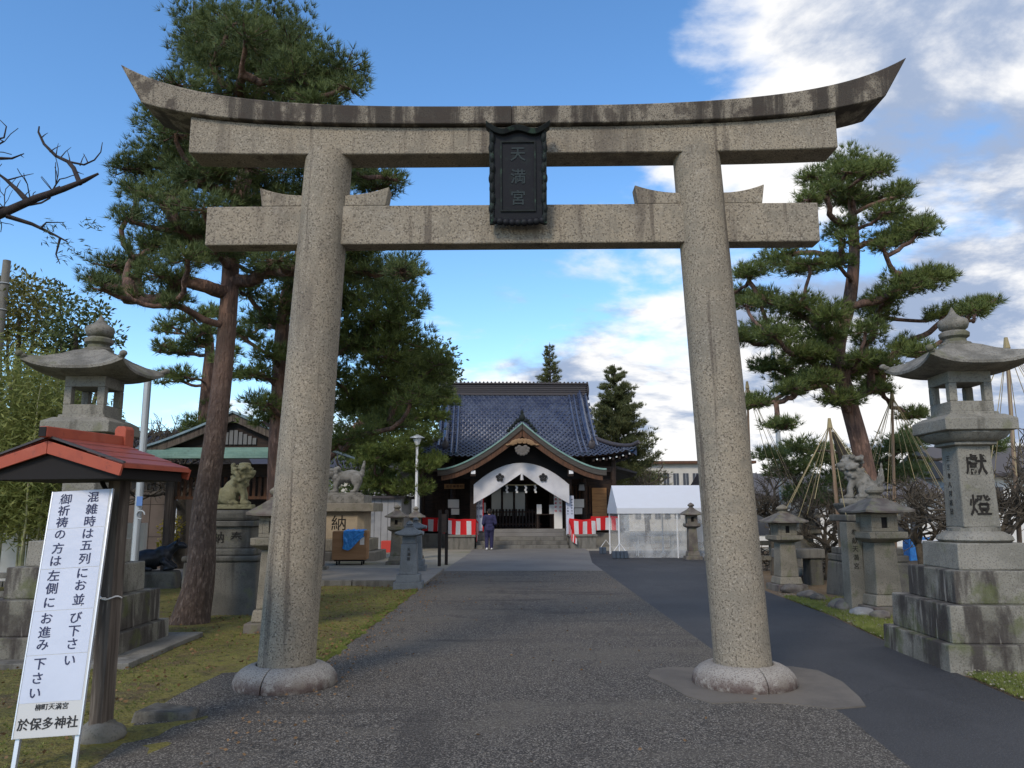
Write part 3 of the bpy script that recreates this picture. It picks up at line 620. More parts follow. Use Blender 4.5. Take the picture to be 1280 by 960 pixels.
# ------------------------------------------------------------------ white sign and roofed post at the left
SB = Vector((-2.96, 5.05, .215)); TOPV = Vector((-3.06, 5.40, 1.75)) - SB       # bottom centre, up vector
Hs = TOPV.length; upv = TOPV.normalized(); rt = Vector((1, .03, 0)); rt = (rt - upv * rt.dot(upv)).normalized(); outv = rt.cross(upv)
SM = Matrix(((rt.x, upv.x, outv.x, SB.x), (rt.y, upv.y, outv.y, SB.y), (rt.z, upv.z, outv.z, SB.z), (0, 0, 0, 1)))
sg_ = thing('notice_sign', 'tall white sign with two columns of dark blue characters tied to the wooden post', 'sign', (0, 0, 0)); sg_.matrix_world = SM
W2 = .203
MB().box(-W2, W2, 0, Hs, -.018, 0).build('panel', board_back, sg_, smooth=0, bevel=.003)
ys = [1 - (y - 125) / 740 for y in (125, 250, 377, 505, 635, 770)]
for i in range(5): MB().box(-W2 + .004, W2 - .004 - .012, ys[i + 1] * Hs + .002, ys[i] * Hs - .002, .0008, .0016 + .0004 * (i % 2)).build('paper_sheet', white_board, sg_, smooth=0)
for sx in (-1, 1):
    MB().box(sx * (W2 - .02) - .014, sx * (W2 - .02) + .014, -.24, Hs * .5, -.045, -.0185).build('leg', alu, sg_, smooth=0, bevel=.002)
    MB().box(sx * (W2 + .002) - .004, sx * (W2 + .002) + .004, 0, Hs, -.019, .003).build('edge_trim', alu, sg_, smooth=0)
ch = [(c, .70, y) for c, y in zip('混雑時は五列にお並び下さい', (150, 190, 230, 270, 308, 350, 395, 432, 475, 530, 570, 607, 655))]
ch += [(c, .235, y) for c, y in zip('御祈祷の方は左側にお進み下さい', (152, 190, 228, 268, 312, 352, 397, 437, 480, 527, 568, 605, 660, 700, 742))]
m = MB(); letters(m, [(c, (u - .5) * 2 * W2, (1 - (y - 125) / 740) * Hs, .082, .078) for c, u, y in ch], Matrix.Translation((0, 0, .003)), .008); m.build('lettering', ink, sg_, smooth=0)
m = MB(); letters(m, [(c, -.075 + .042 * i, (1 - (782 - 125) / 740) * Hs, .042) for i, c in enumerate('柳町天満宮')], Matrix.Translation((0, 0, .002)), .0)
letters(m, [(c, -.150 + .075 * i, (1 - (827 - 125) / 740) * Hs, .074) for i, c in enumerate('於保多神社')], Matrix.Translation((0, 0, .002)), .012); m.build('shrine_name', ink_blk, sg_, smooth=0)
# roofed post
rp = thing('roofed_post', 'weathered timber post carrying a small red gabled roof with vermilion fascia', 'roofed post', (-2.97, 5.72, 0), math.radians(-11))
MB().frus(.055, .06, .10, .052, .056, 1.86).build('post', wood_post, rp, smooth=0, bevel=.006)
def stone_blob(mb, r, seed, n=14):
    rr = random.Random(seed); from mathutils import noise as mn
    k = len(mb.v); mb.ball((0, 0, 0), r, n)
    for i in range(k, len(mb.v)):
        p = Vector(mb.v[i]); q = Vector((p.x / r[0], p.y / r[1], p.z / r[2]))
        mb.v[i] = tuple(p * (1 + .22 * mn.noise(q * 1.3 + Vector((seed, 0, 0))) + .08 * mn.noise(q * 3.5 + Vector((0, seed, 0)))))
m = MB(); stone_blob(m, (.16, .15, .10), 4); o = m.build('foot_stone', concrete, rp, smooth=60); o.location = (0, 0, .05)
AX, RZ, EZ = -.215, 2.10, 1.925                           # ridge x, ridge height, eave height
y0, y1 = -.47, .27
for sg in (-1, 1):                                        # two slopes, each of three standing-seam panels
    for k in range(4):
        t0, t1 = k / 4, (k + 1) / 4 - .008
        pa = [(AX + sg * .60 * t, RZ - (RZ - EZ) * t) for t in (t0, t1)]
        m = MB(); dz = .006 * (4 - k)
        m.loft([[(pa[0][0], y, pa[0][1] + dz), (pa[1][0], y, pa[1][1] + dz), (pa[1][0], y, pa[1][1] + dz - .016), (pa[0][0], y, pa[0][1] + dz - .016)] for y in (y0 + .01, y1)])
        fix_normals(m.build('roof_panel', red_roof, rp, smooth=0, bevel=.003))
    for y, nm in ((y0, 'fascia'), (y1 + .012, 'fascia')):
        m = MB(); m.loft([[(AX + sg * .002, yy, RZ - .012), (AX + sg * .605, yy, EZ - .01), (AX + sg * .585, yy, EZ - .085), (AX + sg * .002, yy, RZ - .10)] for yy in (y - .011, y + .009)]); fix_normals(m.build(nm, red_paint, rp, smooth=0, bevel=.002))
    fix_normals(MB().loft([[(AX + sg * .002, yy, RZ + .028), (AX + sg * .615, yy, EZ + .012), (AX + sg * .615, yy, EZ + .000), (AX + sg * .002, yy, RZ + .012)] for yy in (y0 - .016, y0 + .008)]).build('verge_strip', tile_dk, rp, smooth=0))
    MB().box(AX + sg * .595 - .008, AX + sg * .595 + .008, y0 + .012, y1, EZ - .03, EZ - .001).build('eave_trim', red_paint, rp, smooth=0)
m = MB(); m.loft([[(AX - .57, y, EZ - .10), (AX + .55, y, EZ - .10), (AX + .55, y, EZ - .03), (AX, y, RZ - .10), (AX - .57, y, EZ - .03)] for y in (y0 + .03, y1 - .02)]); fix_normals(m.build('ceiling_frame', black_wood, rp, smooth=0))
MB().box(AX - .032, AX + .032, y0 - .06, y1 + .02, RZ + .010, RZ + .085).build('ridge_beam', red_paint, rp, smooth=0, bevel=.006)
MB().box(AX - .028, AX + .028, y0 - .066, y0 - .0605, RZ + .014, RZ + .08).build('ridge_end', black_wood, rp, smooth=0)
MB().loft([[(AX - .05, y, RZ), (AX + .05, y, RZ), (AX + .05, y, RZ + .14), (AX + .03, y, RZ + .165), (AX - .03, y, RZ + .165), (AX - .05, y, RZ + .14)] for y in (y1 - .04, y1 + .06)]).build('ridge_ornament', red_paint, rp, smooth=0, bevel=.006)
MB().tube([(0, 0, 1.60), (-.18, 0, 1.86)], .02, 4).build('brace', black_wood, rp, smooth=0)
# white cord round post and sign
cp = thing('tie_cord', 'white cord tying the tall sign to the wooden post', 'cord', (-2.97, 5.72, .99))
MB().tube([(-.07 * math.cos(a) + .0, -.075 * math.sin(a), .01 * math.sin(3 * a)) for a in [2 * PI * k / 20 for k in range(21)]], .006, 5).build('loop', white_paint, cp)
MB().tube([(.0, -.07, .0), (.03, -.20, .012), (.055, -.42, -.01), (.06, -.50, .005)], .005, 5).build('strand', white_paint, cp)
MB().tube([(-.05, -.06, .0), (-.03, -.2, .05), (.0, -.33, .06), (.04, -.45, .0)], .004, 5).build('strand', white_paint, cp)
m = MB(); m.loft([[(-.20, -.13, -.05), (.30, -.05, -.05), (.22, .30, -.05), (-.20, .28, -.05)], [(-.17, -.10, .10), (.24, -.03, .07), (.18, .25, .05), (-.16, .24, .09)]])
tag(fix_normals(m.build('edge_stone', dstone, smooth=0, bevel=.02, loc=(-2.78, 6.25, 0))), 'flat dark kerb stone poking out beside the post foot', 'stone')
MB_r = random.Random(9)
for i, (u, v, r) in enumerate(((982, 742, .22), (1000, 750, .20), (1012, 753, .16), (1040, 762, .2), (1052, 765, .24), (1067, 772, .17), (1090, 776, .15), (968, 736, .15))):
    x, y = gp(u, v); m = MB(); stone_blob(m, (r, r * .8, r * .5), i + 20)
    o = m.build('rock', [capstone, dstone, mat('pale_rock%d' % i, (.26, .27, .27), .9, [('n', 6, .4, .6, (.17, .17, .17), .8)])][2 if i == 5 else (i % 3 == 2)], smooth=60, loc=(x + .18, y + .1, .06), rot=MB_r.uniform(0, 6))
    tag(o, 'smooth pale rock at the grassy lane edge' if i == 5 else 'rounded grey-brown rock edging the dirt beside the lane', 'rock', None if i == 5 else 'rocks edging the lane')

# ------------------------------------------------------------------ shrine hall
sh = thing('shrine_hall', 'dark timber shrine hall with blue tiled roof and curved green porch gable', 'shrine', (.10, 32.9, 0), math.radians(3))
def box(name, m, *b, parent=sh, bevel=0.): return MB().box(*b).build(name, m, parent, smooth=0, bevel=bevel)
for i in range(5): box('step', concrete if i < 3 else pave_m, -1.95, 1.95, .32 * i, 1.65, .16 * i, .16 * i + .159, bevel=.012)
box('podium', concrete, -4.9, 4.9, 1.7, 11.5, -.05, .60, bevel=.02)
box('porch_floor', wood_dk, -2.4, 2.4, 1.66, 3.0, .61, .80)
box('veranda', wood_dk, -4.8, 4.8, 2.3, 3.1, .66, .79)
# walls: bays left and right of the doorway, doorway open to a dark room
box('wall', wood_dk, -4.35, -1.45, 3.1, 3.25, .6, 4.3); box('wall', wood_dk, 1.45, 4.35, 3.1, 3.25, .6, 4.3); box('wall', wood_dk, -1.449, 1.449, 3.1, 3.25, 2.75, 4.3)
box('wall', wood_dk, -4.35, -4.2, 3.26, 10.5, .6, 4.3); box('wall', wood_dk, 4.2, 4.35, 3.26, 10.5, .6, 4.3); box('wall', wood_dk, -4.19, 4.19, 10.3, 10.5, .6, 4.3)
box('inner_screen', wood_dk, -4.19, 4.19, 5.6, 5.7, .8, 4.2); box('room_floor', wood_md, -4.19, 4.19, 3.26, 10.2, .7, .80)
for x in (-1.28, -.72, -.16): box('door_glass', glass_gn, x, x + .48, 3.30, 3.33, 1.35, 2.7)
for x in (-1.3, -.76, -.2, .36): box('door_stile', wood_dk, x, x + .06, 3.25, 3.31, .8, 2.75)
for x in (-4.4, -3.0, 3.0, 4.4): MB().tube([(x, 2.75, .6), (x, 2.75, 4.2)], .13, 14).build('column', wood_dk, sh)
for x in (-2.07, 2.07): MB().box(x - .14, x + .14, .75, 1.03, .7, 3.3).build('porch_post', wood_dk, sh, smooth=0, bevel=.02); box('post_shoe', concrete, x - .22, x + .22, .67, 1.11, .16, .70)
box('porch_beam', wood_dk, -2.6, 2.6, .78, 1.0, 3.05, 3.4); box('rail_beam', wood_dk, -4.5, 4.5, 2.66, 2.86, 3.35, 3.6)
for x in [-3.95 + .16 * i for i in range(9)] + [2.35 + .16 * i for i in range(7)]: box('lattice_bar', wood_md if x > 2 else wood_dk, x, x + .05, 3.04, 3.09, 1.45, 2.7)
for i in range(6): box('cedar_board', wood_or, 3.42, 4.1, 2.98, 3.03, .95 + .28 * i, 1.22 + .28 * i)
for i in range(4): box('cedar_board', wood_or, -4.75, -4.35, 2.98, 3.03, .60 + .17 * i, .76 + .17 * i)
for i in range(16): box('fence_slat', wood_dk, -1.35 + .15 * i, -1.27 + .15 * i, 2.9, 2.94, .82, 1.66)
box('fence_rail', wood_md, -1.4, 1.05, 2.945, 2.98, 1.5, 1.56); box('fence_rail', wood_md, -1.4, 1.05, 2.945, 2.98, .95, 1.01)
# ---- main tiled roof
YE, YR, ZE, ZR, XG, XE = 1.9, 6.8, 4.02, 7.62, 3.72, 5.35
def rz(y): t = (y - YE) / (YR - YE); return ZE + (ZR - ZE) * (.52 * t + .48 * t * t)
def corner_lift(x, y): return .42 * max(0, (abs(x) / XE)) ** 5 * max(0, 1 - (y - YE) / 1.9)
def half(y): return XE - min(1, (y - YE) / 1.7) * (XE - XG)
tm = MB(); NR = 27
ts = [i / NR for i in range(NR + 1)]
tw = .26
for r in range(NR):
    ya, yb = YE + (YR - YE) * ts[r], YE + (YR - YE) * ts[r + 1] + .03
    nx = int(2 * XE / tw)
    for c in range(nx):
        xa = -XE + c * tw + (tw / 2 if r % 2 else 0); xm = xa + tw / 2
        if abs(xm) > half((ya + yb) / 2) + .06 or abs(xa + tw) > XE + .1: continue
        prof = [(0, .035), (.18, .062), (.36, .035), (.55, .0), (.8, .0), (1.0, .035)]
        vs = []
        for y, e in ((ya, .03), (yb, -.012)):
            for px, h in prof:
                x = xa + px * tw; vs.append((x, y, rz(y) + corner_lift(x, y) + h + e))
        for px, h in prof:
            x = xa + px * tw; vs.append((x, ya, rz(ya) + corner_lift(x, ya) + h - .02))
        fs = [(k, k + 1, 7 + k, 6 + k) for k in range(5)] + [(12 + k, 13 + k, k + 1, k) for k in range(5)]
        tm.add(vs, fs)
stuff(tm.build('roof_tile_field', tile_m, sh, smooth=40))
def strip_mesh(nm, m_, fn, us, vs_):
    v = [fn(a, b) for a in us for b in vs_]; n = len(vs_)
    f = [(i * n + j, i * n + j + 1, (i + 1) * n + j + 1, (i + 1) * n + j) for i in range(len(us) - 1) for j in range(n - 1)]
    return fix_normals(MB().add(v, f).build(nm, m_, sh, smooth=30))
US = [i / 20 for i in range(21)]
def deck(a, b):
    y = YE + .02 + (YR - YE) * a; x = (2 * b - 1) * half(y); return (x, y, rz(y) + corner_lift(x, y) - .06)
strip_mesh('roof_deck', wood_dk, deck, US, US)
def back(a, b):
    y = YR + (YR - YE) * a; yy = 2 * YR - y; x = (2 * b - 1) * half(yy); return (x, y, rz(yy) - .02)
strip_mesh('rear_roof', tile_m, back, US, US)
for sg in (-1, 1):
    def side(a, b):
        y = YE + (2 * (YR - YE)) * a; yy = min(y, 2 * YR - y); d = min(1, (yy - YE) / 1.7); xo, zo = XE, ZE; xi = XE - 1.63 * d
        x = xo + (xi - xo) * b; zin = ZE + 1.05 * d; return (sg * x, y, zo + (zin - zo) * b + .02 + corner_lift(XE, yy) * (1 - b) + .03 * math.sin(a * 120))
    strip_mesh('side_roof', tile_m, side, [i / 120 for i in range(121)], [0, .25, .5, .75, 1])
    gb = MB(); gb.add([(sg * (XG - .35), YE + 1.5, rz(YE + 1.5) - .1), (sg * (XG - .35), 2 * YR - YE - 1.5, rz(YE + 1.5) - .1), (sg * (XG - .35), YR, ZR)], [(0, 1, 2)]); gb.build('gable_wall', wood_dk, sh, smooth=0)
    for dx, r_, yl in ((-.02, .075, YE + .9), (-.32, .15, YE + .75), (-.62, .065, YE + .02), (-.86, .065, YE + .02)):       # rolls of ridge tiles running down the slope
        pts = [(sg * (XG + dx), y, rz(y) + .09 + (r_ * .4)) for y in [yl + (YR - .2 - yl) * i / 16 for i in range(17)]]
        MB().tube(pts, r_, 8).build('descending_ridge', tile_m, sh, smooth=50)
        if r_ == .15:
            MB().tube([(p[0], p[1], p[2] + .17) for p in pts], .07, 8).build('descending_ridge', tile_m, sh, smooth=50)
            m = MB(); m.ball((sg * (XG + dx), yl - .06, rz(yl) + .26), (.17, .07, .22), 8); m.ball((sg * (XG + dx), yl - .1, rz(yl) + .5), (.05, .06, .13), 6); m.build('ridge_ornament', tile_dk, sh, smooth=60)
    hp = [(sg * (XE - 1.6 * t), YE + 1.65 * t, rz(YE + 1.65 * t) + corner_lift(XE - 1.6 * t, YE + 1.65 * t) + .12) for t in [i / 10 for i in range(11)]]
    hp[0] = (hp[0][0] + sg * .1, hp[0][1] - .08, hp[0][2] + .1)
    MB().tube(hp, .10, 8).build('hip_ridge', tile_dk, sh, smooth=50)
    for k in range(6):
        x = sg * (3.55 + .30 * k); box('rafter_tip', white_paint, x - .035, x + .035, YE + .16, YE + .20, 3.80 + corner_lift(x, YE), 3.87 + corner_lift(x, YE))
    for k in range(7):
        x = sg * (3.4 + .30 * k); box('rafter', wood_dk, x - .05, x + .05, YE + .21, 3.2, 3.76 + corner_lift(x, YE) * .8, 3.88 + corner_lift(x, YE) * .8)
    # lower side roof of the wing
    m = MB(); m.loft([[(sg * 4.3, y, 3.75), (sg * 5.6, y, 3.25 + .12 * (y < 4)), (sg * 5.6, y, 3.17 + .12 * (y < 4)), (sg * 4.3, y, 3.6)] for y in (3.2, 4.2, 9.)]); fix_normals(m.build('wing_roof', tile_dk, sh, smooth=0))
m = MB(); m.box(-3.72, 3.72, YR - .22, YR + .22, ZR - .12, ZR + .42); m.build('main_ridge', tile_dk, sh, smooth=0, bevel=.02)
for z in (.06, .16, .26, .36): box('ridge_course', tile_dk, -3.78, 3.78, YR - .26, YR + .26, ZR + z, ZR + z + .05)
box('ridge_cap', tile_dk, -3.86, 3.86, YR - .33, YR + .33, ZR + .44, ZR + .53, bevel=.03)
m = MB(); [m.tube([(-3.8 + .2 * i, YR - .34, ZR + .545), (-3.8 + .2 * i, YR + .34, ZR + .545)], .05, 6) for i in range(39)]; m.build('ridge_cover_tiles', tile_dk, sh, smooth=50)
for sg in (-1, 1): m = MB(); m.ball((sg * 3.85, YR, ZR + .2), (.08, .3, .38), 8); m.build('ridge_end_tile', tile_dk, sh, smooth=60)
# ---- porch roof: a pointed gable with hollow curve
def pz(s): return 3.30 + 2.0 * (1 - s) ** 1.55 + .05 * s ** 8              # s = |x| / 3.55
SS = [i / 24 for i in range(25)]
for sg in (-1, 1):
    for nm, mm, off0, off1, ya, yb in (('porch_roof', copper, 0., -.07, -.45, 4.6), ('eave_edge', mat('grey_thatch_edge', (.075, .068, .06), .9, [('n', (2, 2, 30), .4, .6, (.05, .045, .04), .8)]), -.071, -.30, -.42, -.20), ('bargeboard', wood_md, -.301, -.50, -.36, -.27)):
        s1 = .955 if nm == 'bargeboard' else 1.; rings = []
        for s in SS:
            s *= s1; x = sg * (3.55 * s + .012); z = pz(s); low = off1 - (.10 * (1 - s) if nm == 'bargeboard' else 0)
            rings.append([(x, ya, z + off0), (x, yb, z + off0), (x, yb, z + low), (x, ya, z + low)])
        fix_normals(MB().loft(rings).build(nm, mm, sh, smooth=25))
    MB().box(sg * 2.07 - .12, sg * 2.07 + .12, -.28, .0, 3.02, 3.42).build('beam_nose', wood_dk, sh, smooth=0, bevel=.03); box('beam_nose_cap', white_paint, sg * 2.07 - .09, sg * 2.07 + .09, -.31, -.281, 3.12, 3.26)
m = MB(); m.add([(-3.2, .62, 2.95), (3.2, .62, 2.95), (2.2, .62, 3.5), (1.1, .62, 4.1), (0, .62, 4.85), (-1.1, .62, 4.1), (-2.2, .62, 3.5)], [(0, 1, 2, 3, 4, 5, 6)]); m.build('porch_gable_panel', black_wood, sh, smooth=0)
m = MB()
for k in range(9):
    a = (k - 4) * .33; m.ball((.42 * math.sin(a), -.40, 4.36 + .16 * math.cos(a)), (.12, .04, .10), 7)
[m.ball((x, -.41, 4.44 - .16 * abs(x)), (.09, .035, .045), 6) for x in (-.62, -.5, -.3, -.1, .1, .3, .5, .62)]; m.build('gable_carving', mat('carved_wood', (.24, .15, .08), .8), sh, smooth=60)
m = MB()
for k in range(8):
    a = PI * k / 7; m.ball((.25 * math.cos(a), -.42, 4.18 - .24 * math.sin(a)), (.075, .035, .075), 7)
m.ball((0, -.42, 4.12), (.2, .03, .16), 8); m.ball((-.13, -.42, 4.24), (.1, .03, .09), 7); m.ball((.13, -.42, 4.24), (.1, .03, .09), 7); m.build('gable_pendant', mat('weathered_carving', (.12, .11, .10), .9), sh, smooth=60)
m = MB(); m.ball((0, -.35, 5.50), (.14, .12, .17), 9); m.ball((0, -.35, 5.72), (.07, .07, .12), 7); m.ball((-.17, -.35, 5.38), (.12, .10, .10), 7); m.ball((.17, -.35, 5.38), (.12, .10, .10), 7)
for s in (-1, 1):
    for k in range(4): m.ball((s * (.28 + .1 * k), -.35, 5.28 - .11 * k), (.09, .08, .08), 6)
m.build('apex_ornament', verdigris, sh, smooth=60)
# ---- white curtain with plum crests
ct = thing('porch_curtain', 'white porch curtain with two black plum blossom crests drawn up at centre', 'curtain', (.10, 32.9, 0), math.radians(3))
cv = []; cf = []; NX = 60; NZ = 10
for i in range(NX + 1):
    s = -1 + 2 * i / NX; x = 2.05 * s; zt = 2.64 + .94 * (1 - abs(s) ** 2.0)
    a = abs(s); zb = 3.16 - 1.28 * a ** 1.15 - .10 * math.sin(PI * a)
    for j in range(NZ + 1):
        t = j / NZ; cv.append((x, .34 + .035 * math.sin(9 * s + 5 * t) * t + .05 * t * math.sin(3 * a * PI), zt + (zb - zt) * t))
for i in range(NX):
    for j in range(NZ): a = i * (NZ + 1) + j; cf.append((a, a + 1, a + NZ + 2, a + NZ + 1))
o = MB().add(cv, cf).build('cloth', white_cloth, ct, smooth=60)
for sx in (-1, 1):
    m = MB()
    for k in range(5):
        a = PI / 2 + 2 * PI * k / 5; m.loft([[(sx * .93 + .115 * math.cos(a) + .072 * math.cos(b), .262 + dy, 2.99 + .115 * math.sin(a) + .072 * math.sin(b)) for b in [2 * PI * q / 14 for q in range(14)]] for dy in (0, .012)])
    m.loft([[(sx * .93 + .035 * math.cos(b), .262 + dy, 2.99 + .035 * math.sin(b)) for b in [2 * PI * q / 10 for q in range(10)]] for dy in (0, .012)])
    fix_normals(m.build('plum_crest', ink_blk, ct, smooth=0))
MB().tube([(2.05 * s, .36, 2.66 + .94 * (1 - abs(s) ** 2.0)) for s in [-1 + i / 10 for i in range(21)]], .025, 6).build('curtain_cord', white_cloth, ct)
rp_ = thing('sacred_rope', 'straw rope with white paper streamers strung under the porch', 'rope', (.10, 32.9, 0), math.radians(3))
MB().tube([(-1.05 + .21 * i, .95, 2.74 - .05 * math.sin(PI * i / 10)) for i in range(11)], .03, 8).build('rope', straw, rp_)
for x in (-.62, -.2, .2, .62):
    m = MB()
    for k in range(4): m.box(x - .045 + .03 * (k % 2), x + .045 + .03 * (k % 2), .935 - .012 * k, .938 - .012 * k, 2.62 - .09 * k, 2.70 - .09 * k)
    m.build('streamer', paper, rp_, smooth=0)
m = MB(); m.tube([(.0, .30, 3.14), (0, .30, 2.88)], [.05, .075], 8); tag(m.build('curtain_tassel', white_cloth, smooth=50, loc=(.1, 32.9, 0)), 'white tassel gathering the porch curtain at its centre', 'tassel')
RS = Matrix.Translation((.10, 32.9, 0)) @ Matrix.Rotation(math.radians(3), 4, 'Z')
def on_sh(x, y, z): p = RS @ Vector((x, y, z)); return (p.x, p.y, p.z)
def board(name, label, cat, x, y, z0, z1, w_, m_, chars=(), im=ink, lean=0., group=None, frame=None):
    t = thing(name, label, cat, on_sh(x, y, z0), math.radians(3), group); t.rotation_euler.x = lean
    MB().box(-w_ / 2, w_ / 2, -.012, .012, 0, z1 - z0).build('panel', m_, t, smooth=0, bevel=.003)
    if frame:
        for sx in (-1, 1): MB().box(sx * w_ / 2 - .025, sx * w_ / 2 + .025, -.018, .018, -.02, z1 - z0 + .02).build('edge', frame, t, smooth=0)
    if chars:
        m = MB(); letters(m, chars, Matrix.Translation((0, -.016, 0)) @ Matrix.Rotation(PI / 2, 4, 'X'), .01); m.build('lettering', im, t, smooth=0)
    return t
board('standing_sign', 'red edged white standing sign beside the person in navy', 'sign', -1.83, 1.15, .72, 2.28, .38, white_board, [('ご', .09, 1.42, .16), ('祈', .09, 1.2, .17), ('祷', .09, .98, .17), ('受', -.09, 1.2, .17), ('付', -.09, .98, .17), ('受', .09, .62, .14), ('付', -.09, .62, .14)], ink, frame=red_cloth)
board('standing_sign', 'narrow white banner sign with small blue writing by the right porch post', 'sign', 2.10, .60, .55, 2.22, .34, white_board, [(c, .08, 1.5 - .12 * i, .085) for i, c in enumerate('御祈祷受付中')] + [(c, -.09, 1.5 - .12 * i, .085) for i, c in enumerate('左側にお進み')], ink)
board('standing_sign', 'beige printed panel sign left of the narrow white banner', 'sign', 1.68, 1.5, .80, 2.5, .36, paper, [(c, .1 * (-1) ** i, 1.45 - .17 * (i // 2), .11) for i, c in enumerate('合格祈願学業成就厄除')], ink_red)
board('wooden_sign', 'pale wooden name board above the left counter', 'sign', -2.95, 2.55, 2.58, 2.80, .92, wood_or, [(c, -.32 + .16 * i, .11, .13) for i, c in enumerate('御祈祷受付')], ink_blk)
board('framed_plaque', 'wide pale plaque hung behind the paper streamers', 'plaque', -.1, 2.9, 2.45, 2.80, 1.25, gilt_old, [(c, -.4 + .27 * i, .17, .24) for i, c in enumerate('天満大神')], ink_blk)
for x, z0, z1, w_ in ((-2.98, 1.72, 2.1, .5), (-2.9, 1.42, 1.69, .36), (2.75, 1.72, 2.1, .48), (2.72, 1.42, 1.69, .36), (-1.65, 1.5, 1.95, .28)):
    board('paper_notice', 'white paper notice pinned to the dark shrine wall', 'notice', x, 2.62 if abs(x) > 2 else 2.8, z0, z1, w_, paper, group='paper notices on the shrine front')
tb = thing('notice_stand', 'dark wooden stand holding two small cards on the porch', 'stand', on_sh(1.15, 1.9, .80), math.radians(3))
MB().box(-.42, .42, -.15, .15, .60, .64).build('top', wood_dk, tb, smooth=0)
for x in (-.36, .36): MB().box(x - .03, x + .03, -.12, .12, 0, .599).build('leg', wood_dk, tb, smooth=0)
for x, h in ((-.28, .42), (.28, .40)): tag(MB().box(-.11, .11, -.01, .01, 0, h).build('card', paper, smooth=0, loc=on_sh(1.15 + x, 1.88, 1.442)), 'small white card on the dark porch stand', 'card', 'cards on the porch stand')
# hanging lantern at the right
hl = thing('hanging_lantern', 'small dark metal lantern hanging under the right eave', 'lantern', on_sh(2.75, 1.6, 2.75), math.radians(3))
MB().frus(.13, .13, -.28, .10, .10, -.02).build('body', mat('lantern_glass', (.25, .26, .27), .4), hl, smooth=0); MB().frus(.20, .20, -.019, .05, .05, .09).build('roof', black_rub, hl, smooth=0); MB().tube([(0, 0, .09), (0, 0, .5)], .01, 5).build('chain', black_rub, hl)
# stone blocks and red-white curtains
for sx, lb in ((-1, 'stone block left of the shrine steps under the striped curtain'), (1, 'stone block right of the shrine steps under the striped curtain')):
    b = thing('stone_block', lb, 'stone block', on_sh(sx * 2.55, .15, 0), math.radians(3), 'stone blocks beside the steps')
    MB().box(-.55, .55, -.35, .95, -.05, .50).build('block', concrete, b, smooth=0, bevel=.02); MB().box(-.60, .60, -.40, .98, .501, .60).build('cap_slab', concrete, b, smooth=0, bevel=.02)
def striped(name, label, pts, h, stripe, tail=None):
    """cloth hung along a polyline (world), alternating red and white stripes with a red top band"""
    P = [Vector(p) for p in pts]; seg = [(P[i + 1] - P[i]).length for i in range(len(P) - 1)]; tot = sum(seg)
    n = int(tot / .05); mb = MB(); NZ = 8; vs = []
    for i in range(n + 1):
        d = tot * i / n; k = 0; dd = d
        while k < len(seg) - 1 and dd > seg[k]: dd -= seg[k]; k += 1
        p = P[k].lerp(P[k + 1], min(1, dd / seg[k])); hh = h if not isinstance(h, tuple) else h[0] + (h[1] - h[0]) * (d / tot)
        for j in range(NZ + 1):
            t = j / NZ; q = p + Vector((.02 * math.sin(d * 7) * t, .045 * math.sin(d * 9.5 + 1) * t, -hh * t - .025 * abs(math.sin(d * 3.2)) * (1 - t)))
            vs.append(q)
    mb.v = [tuple(q) for q in vs]
    for i in range(n):
        w_ = int((tot * (i + .5) / n) / stripe) % 2
        for j in range(NZ): a = i * (NZ + 1) + j; mb.f.append((a, a + 1, a + NZ + 2, a + NZ + 1)); mb.m.append(1 if (w_ and j > 0) else 0)
    o = mb.build(name, [red_cloth, white_cloth], smooth=70); return tag(o, label, 'curtain', 'red and white striped curtains')
striped('striped_curtain', 'red and white striped curtain draped over the left stone block', [on_sh(-3.35, .35, 1.32), on_sh(-2.6, .05, 1.25), on_sh(-1.95, -.1, 1.27)], (.66, .68), .21)
striped('striped_curtain', 'red and white striped curtain sagging down beside the left end of the steps', [on_sh(-1.93, -.1, 1.25), on_sh(-1.86, .5, 1.15), on_sh(-1.84, .9, 1.1)], (.95, .5), .12)
striped('striped_curtain', 'red and white striped curtain on the far left veranda rail', [on_sh(-4.35, 2.2, 1.33), on_sh(-3.45, 2.1, 1.3)], .62, .24)
striped('striped_curtain', 'red and white striped curtain draped over the right stone block', [on_sh(1.98, -.1, 1.27), on_sh(2.6, .05, 1.22), on_sh(3.15, .3, 1.24)], (.66, .64), .21)
striped('striped_curtain', 'red and white striped curtain trailing down beside the right end of the steps', [on_sh(1.96, -.1, 1.25), on_sh(2.05, -.35, .8), on_sh(2.25, -.42, .45)], (.75, .25), .12)
striped('striped_curtain', 'red and white striped curtain on the right veranda rail', [on_sh(3.1, 1.3, 1.33), on_sh(3.75, 1.5, 1.36), on_sh(4.35, 1.6, 1.33)], .62, .24)
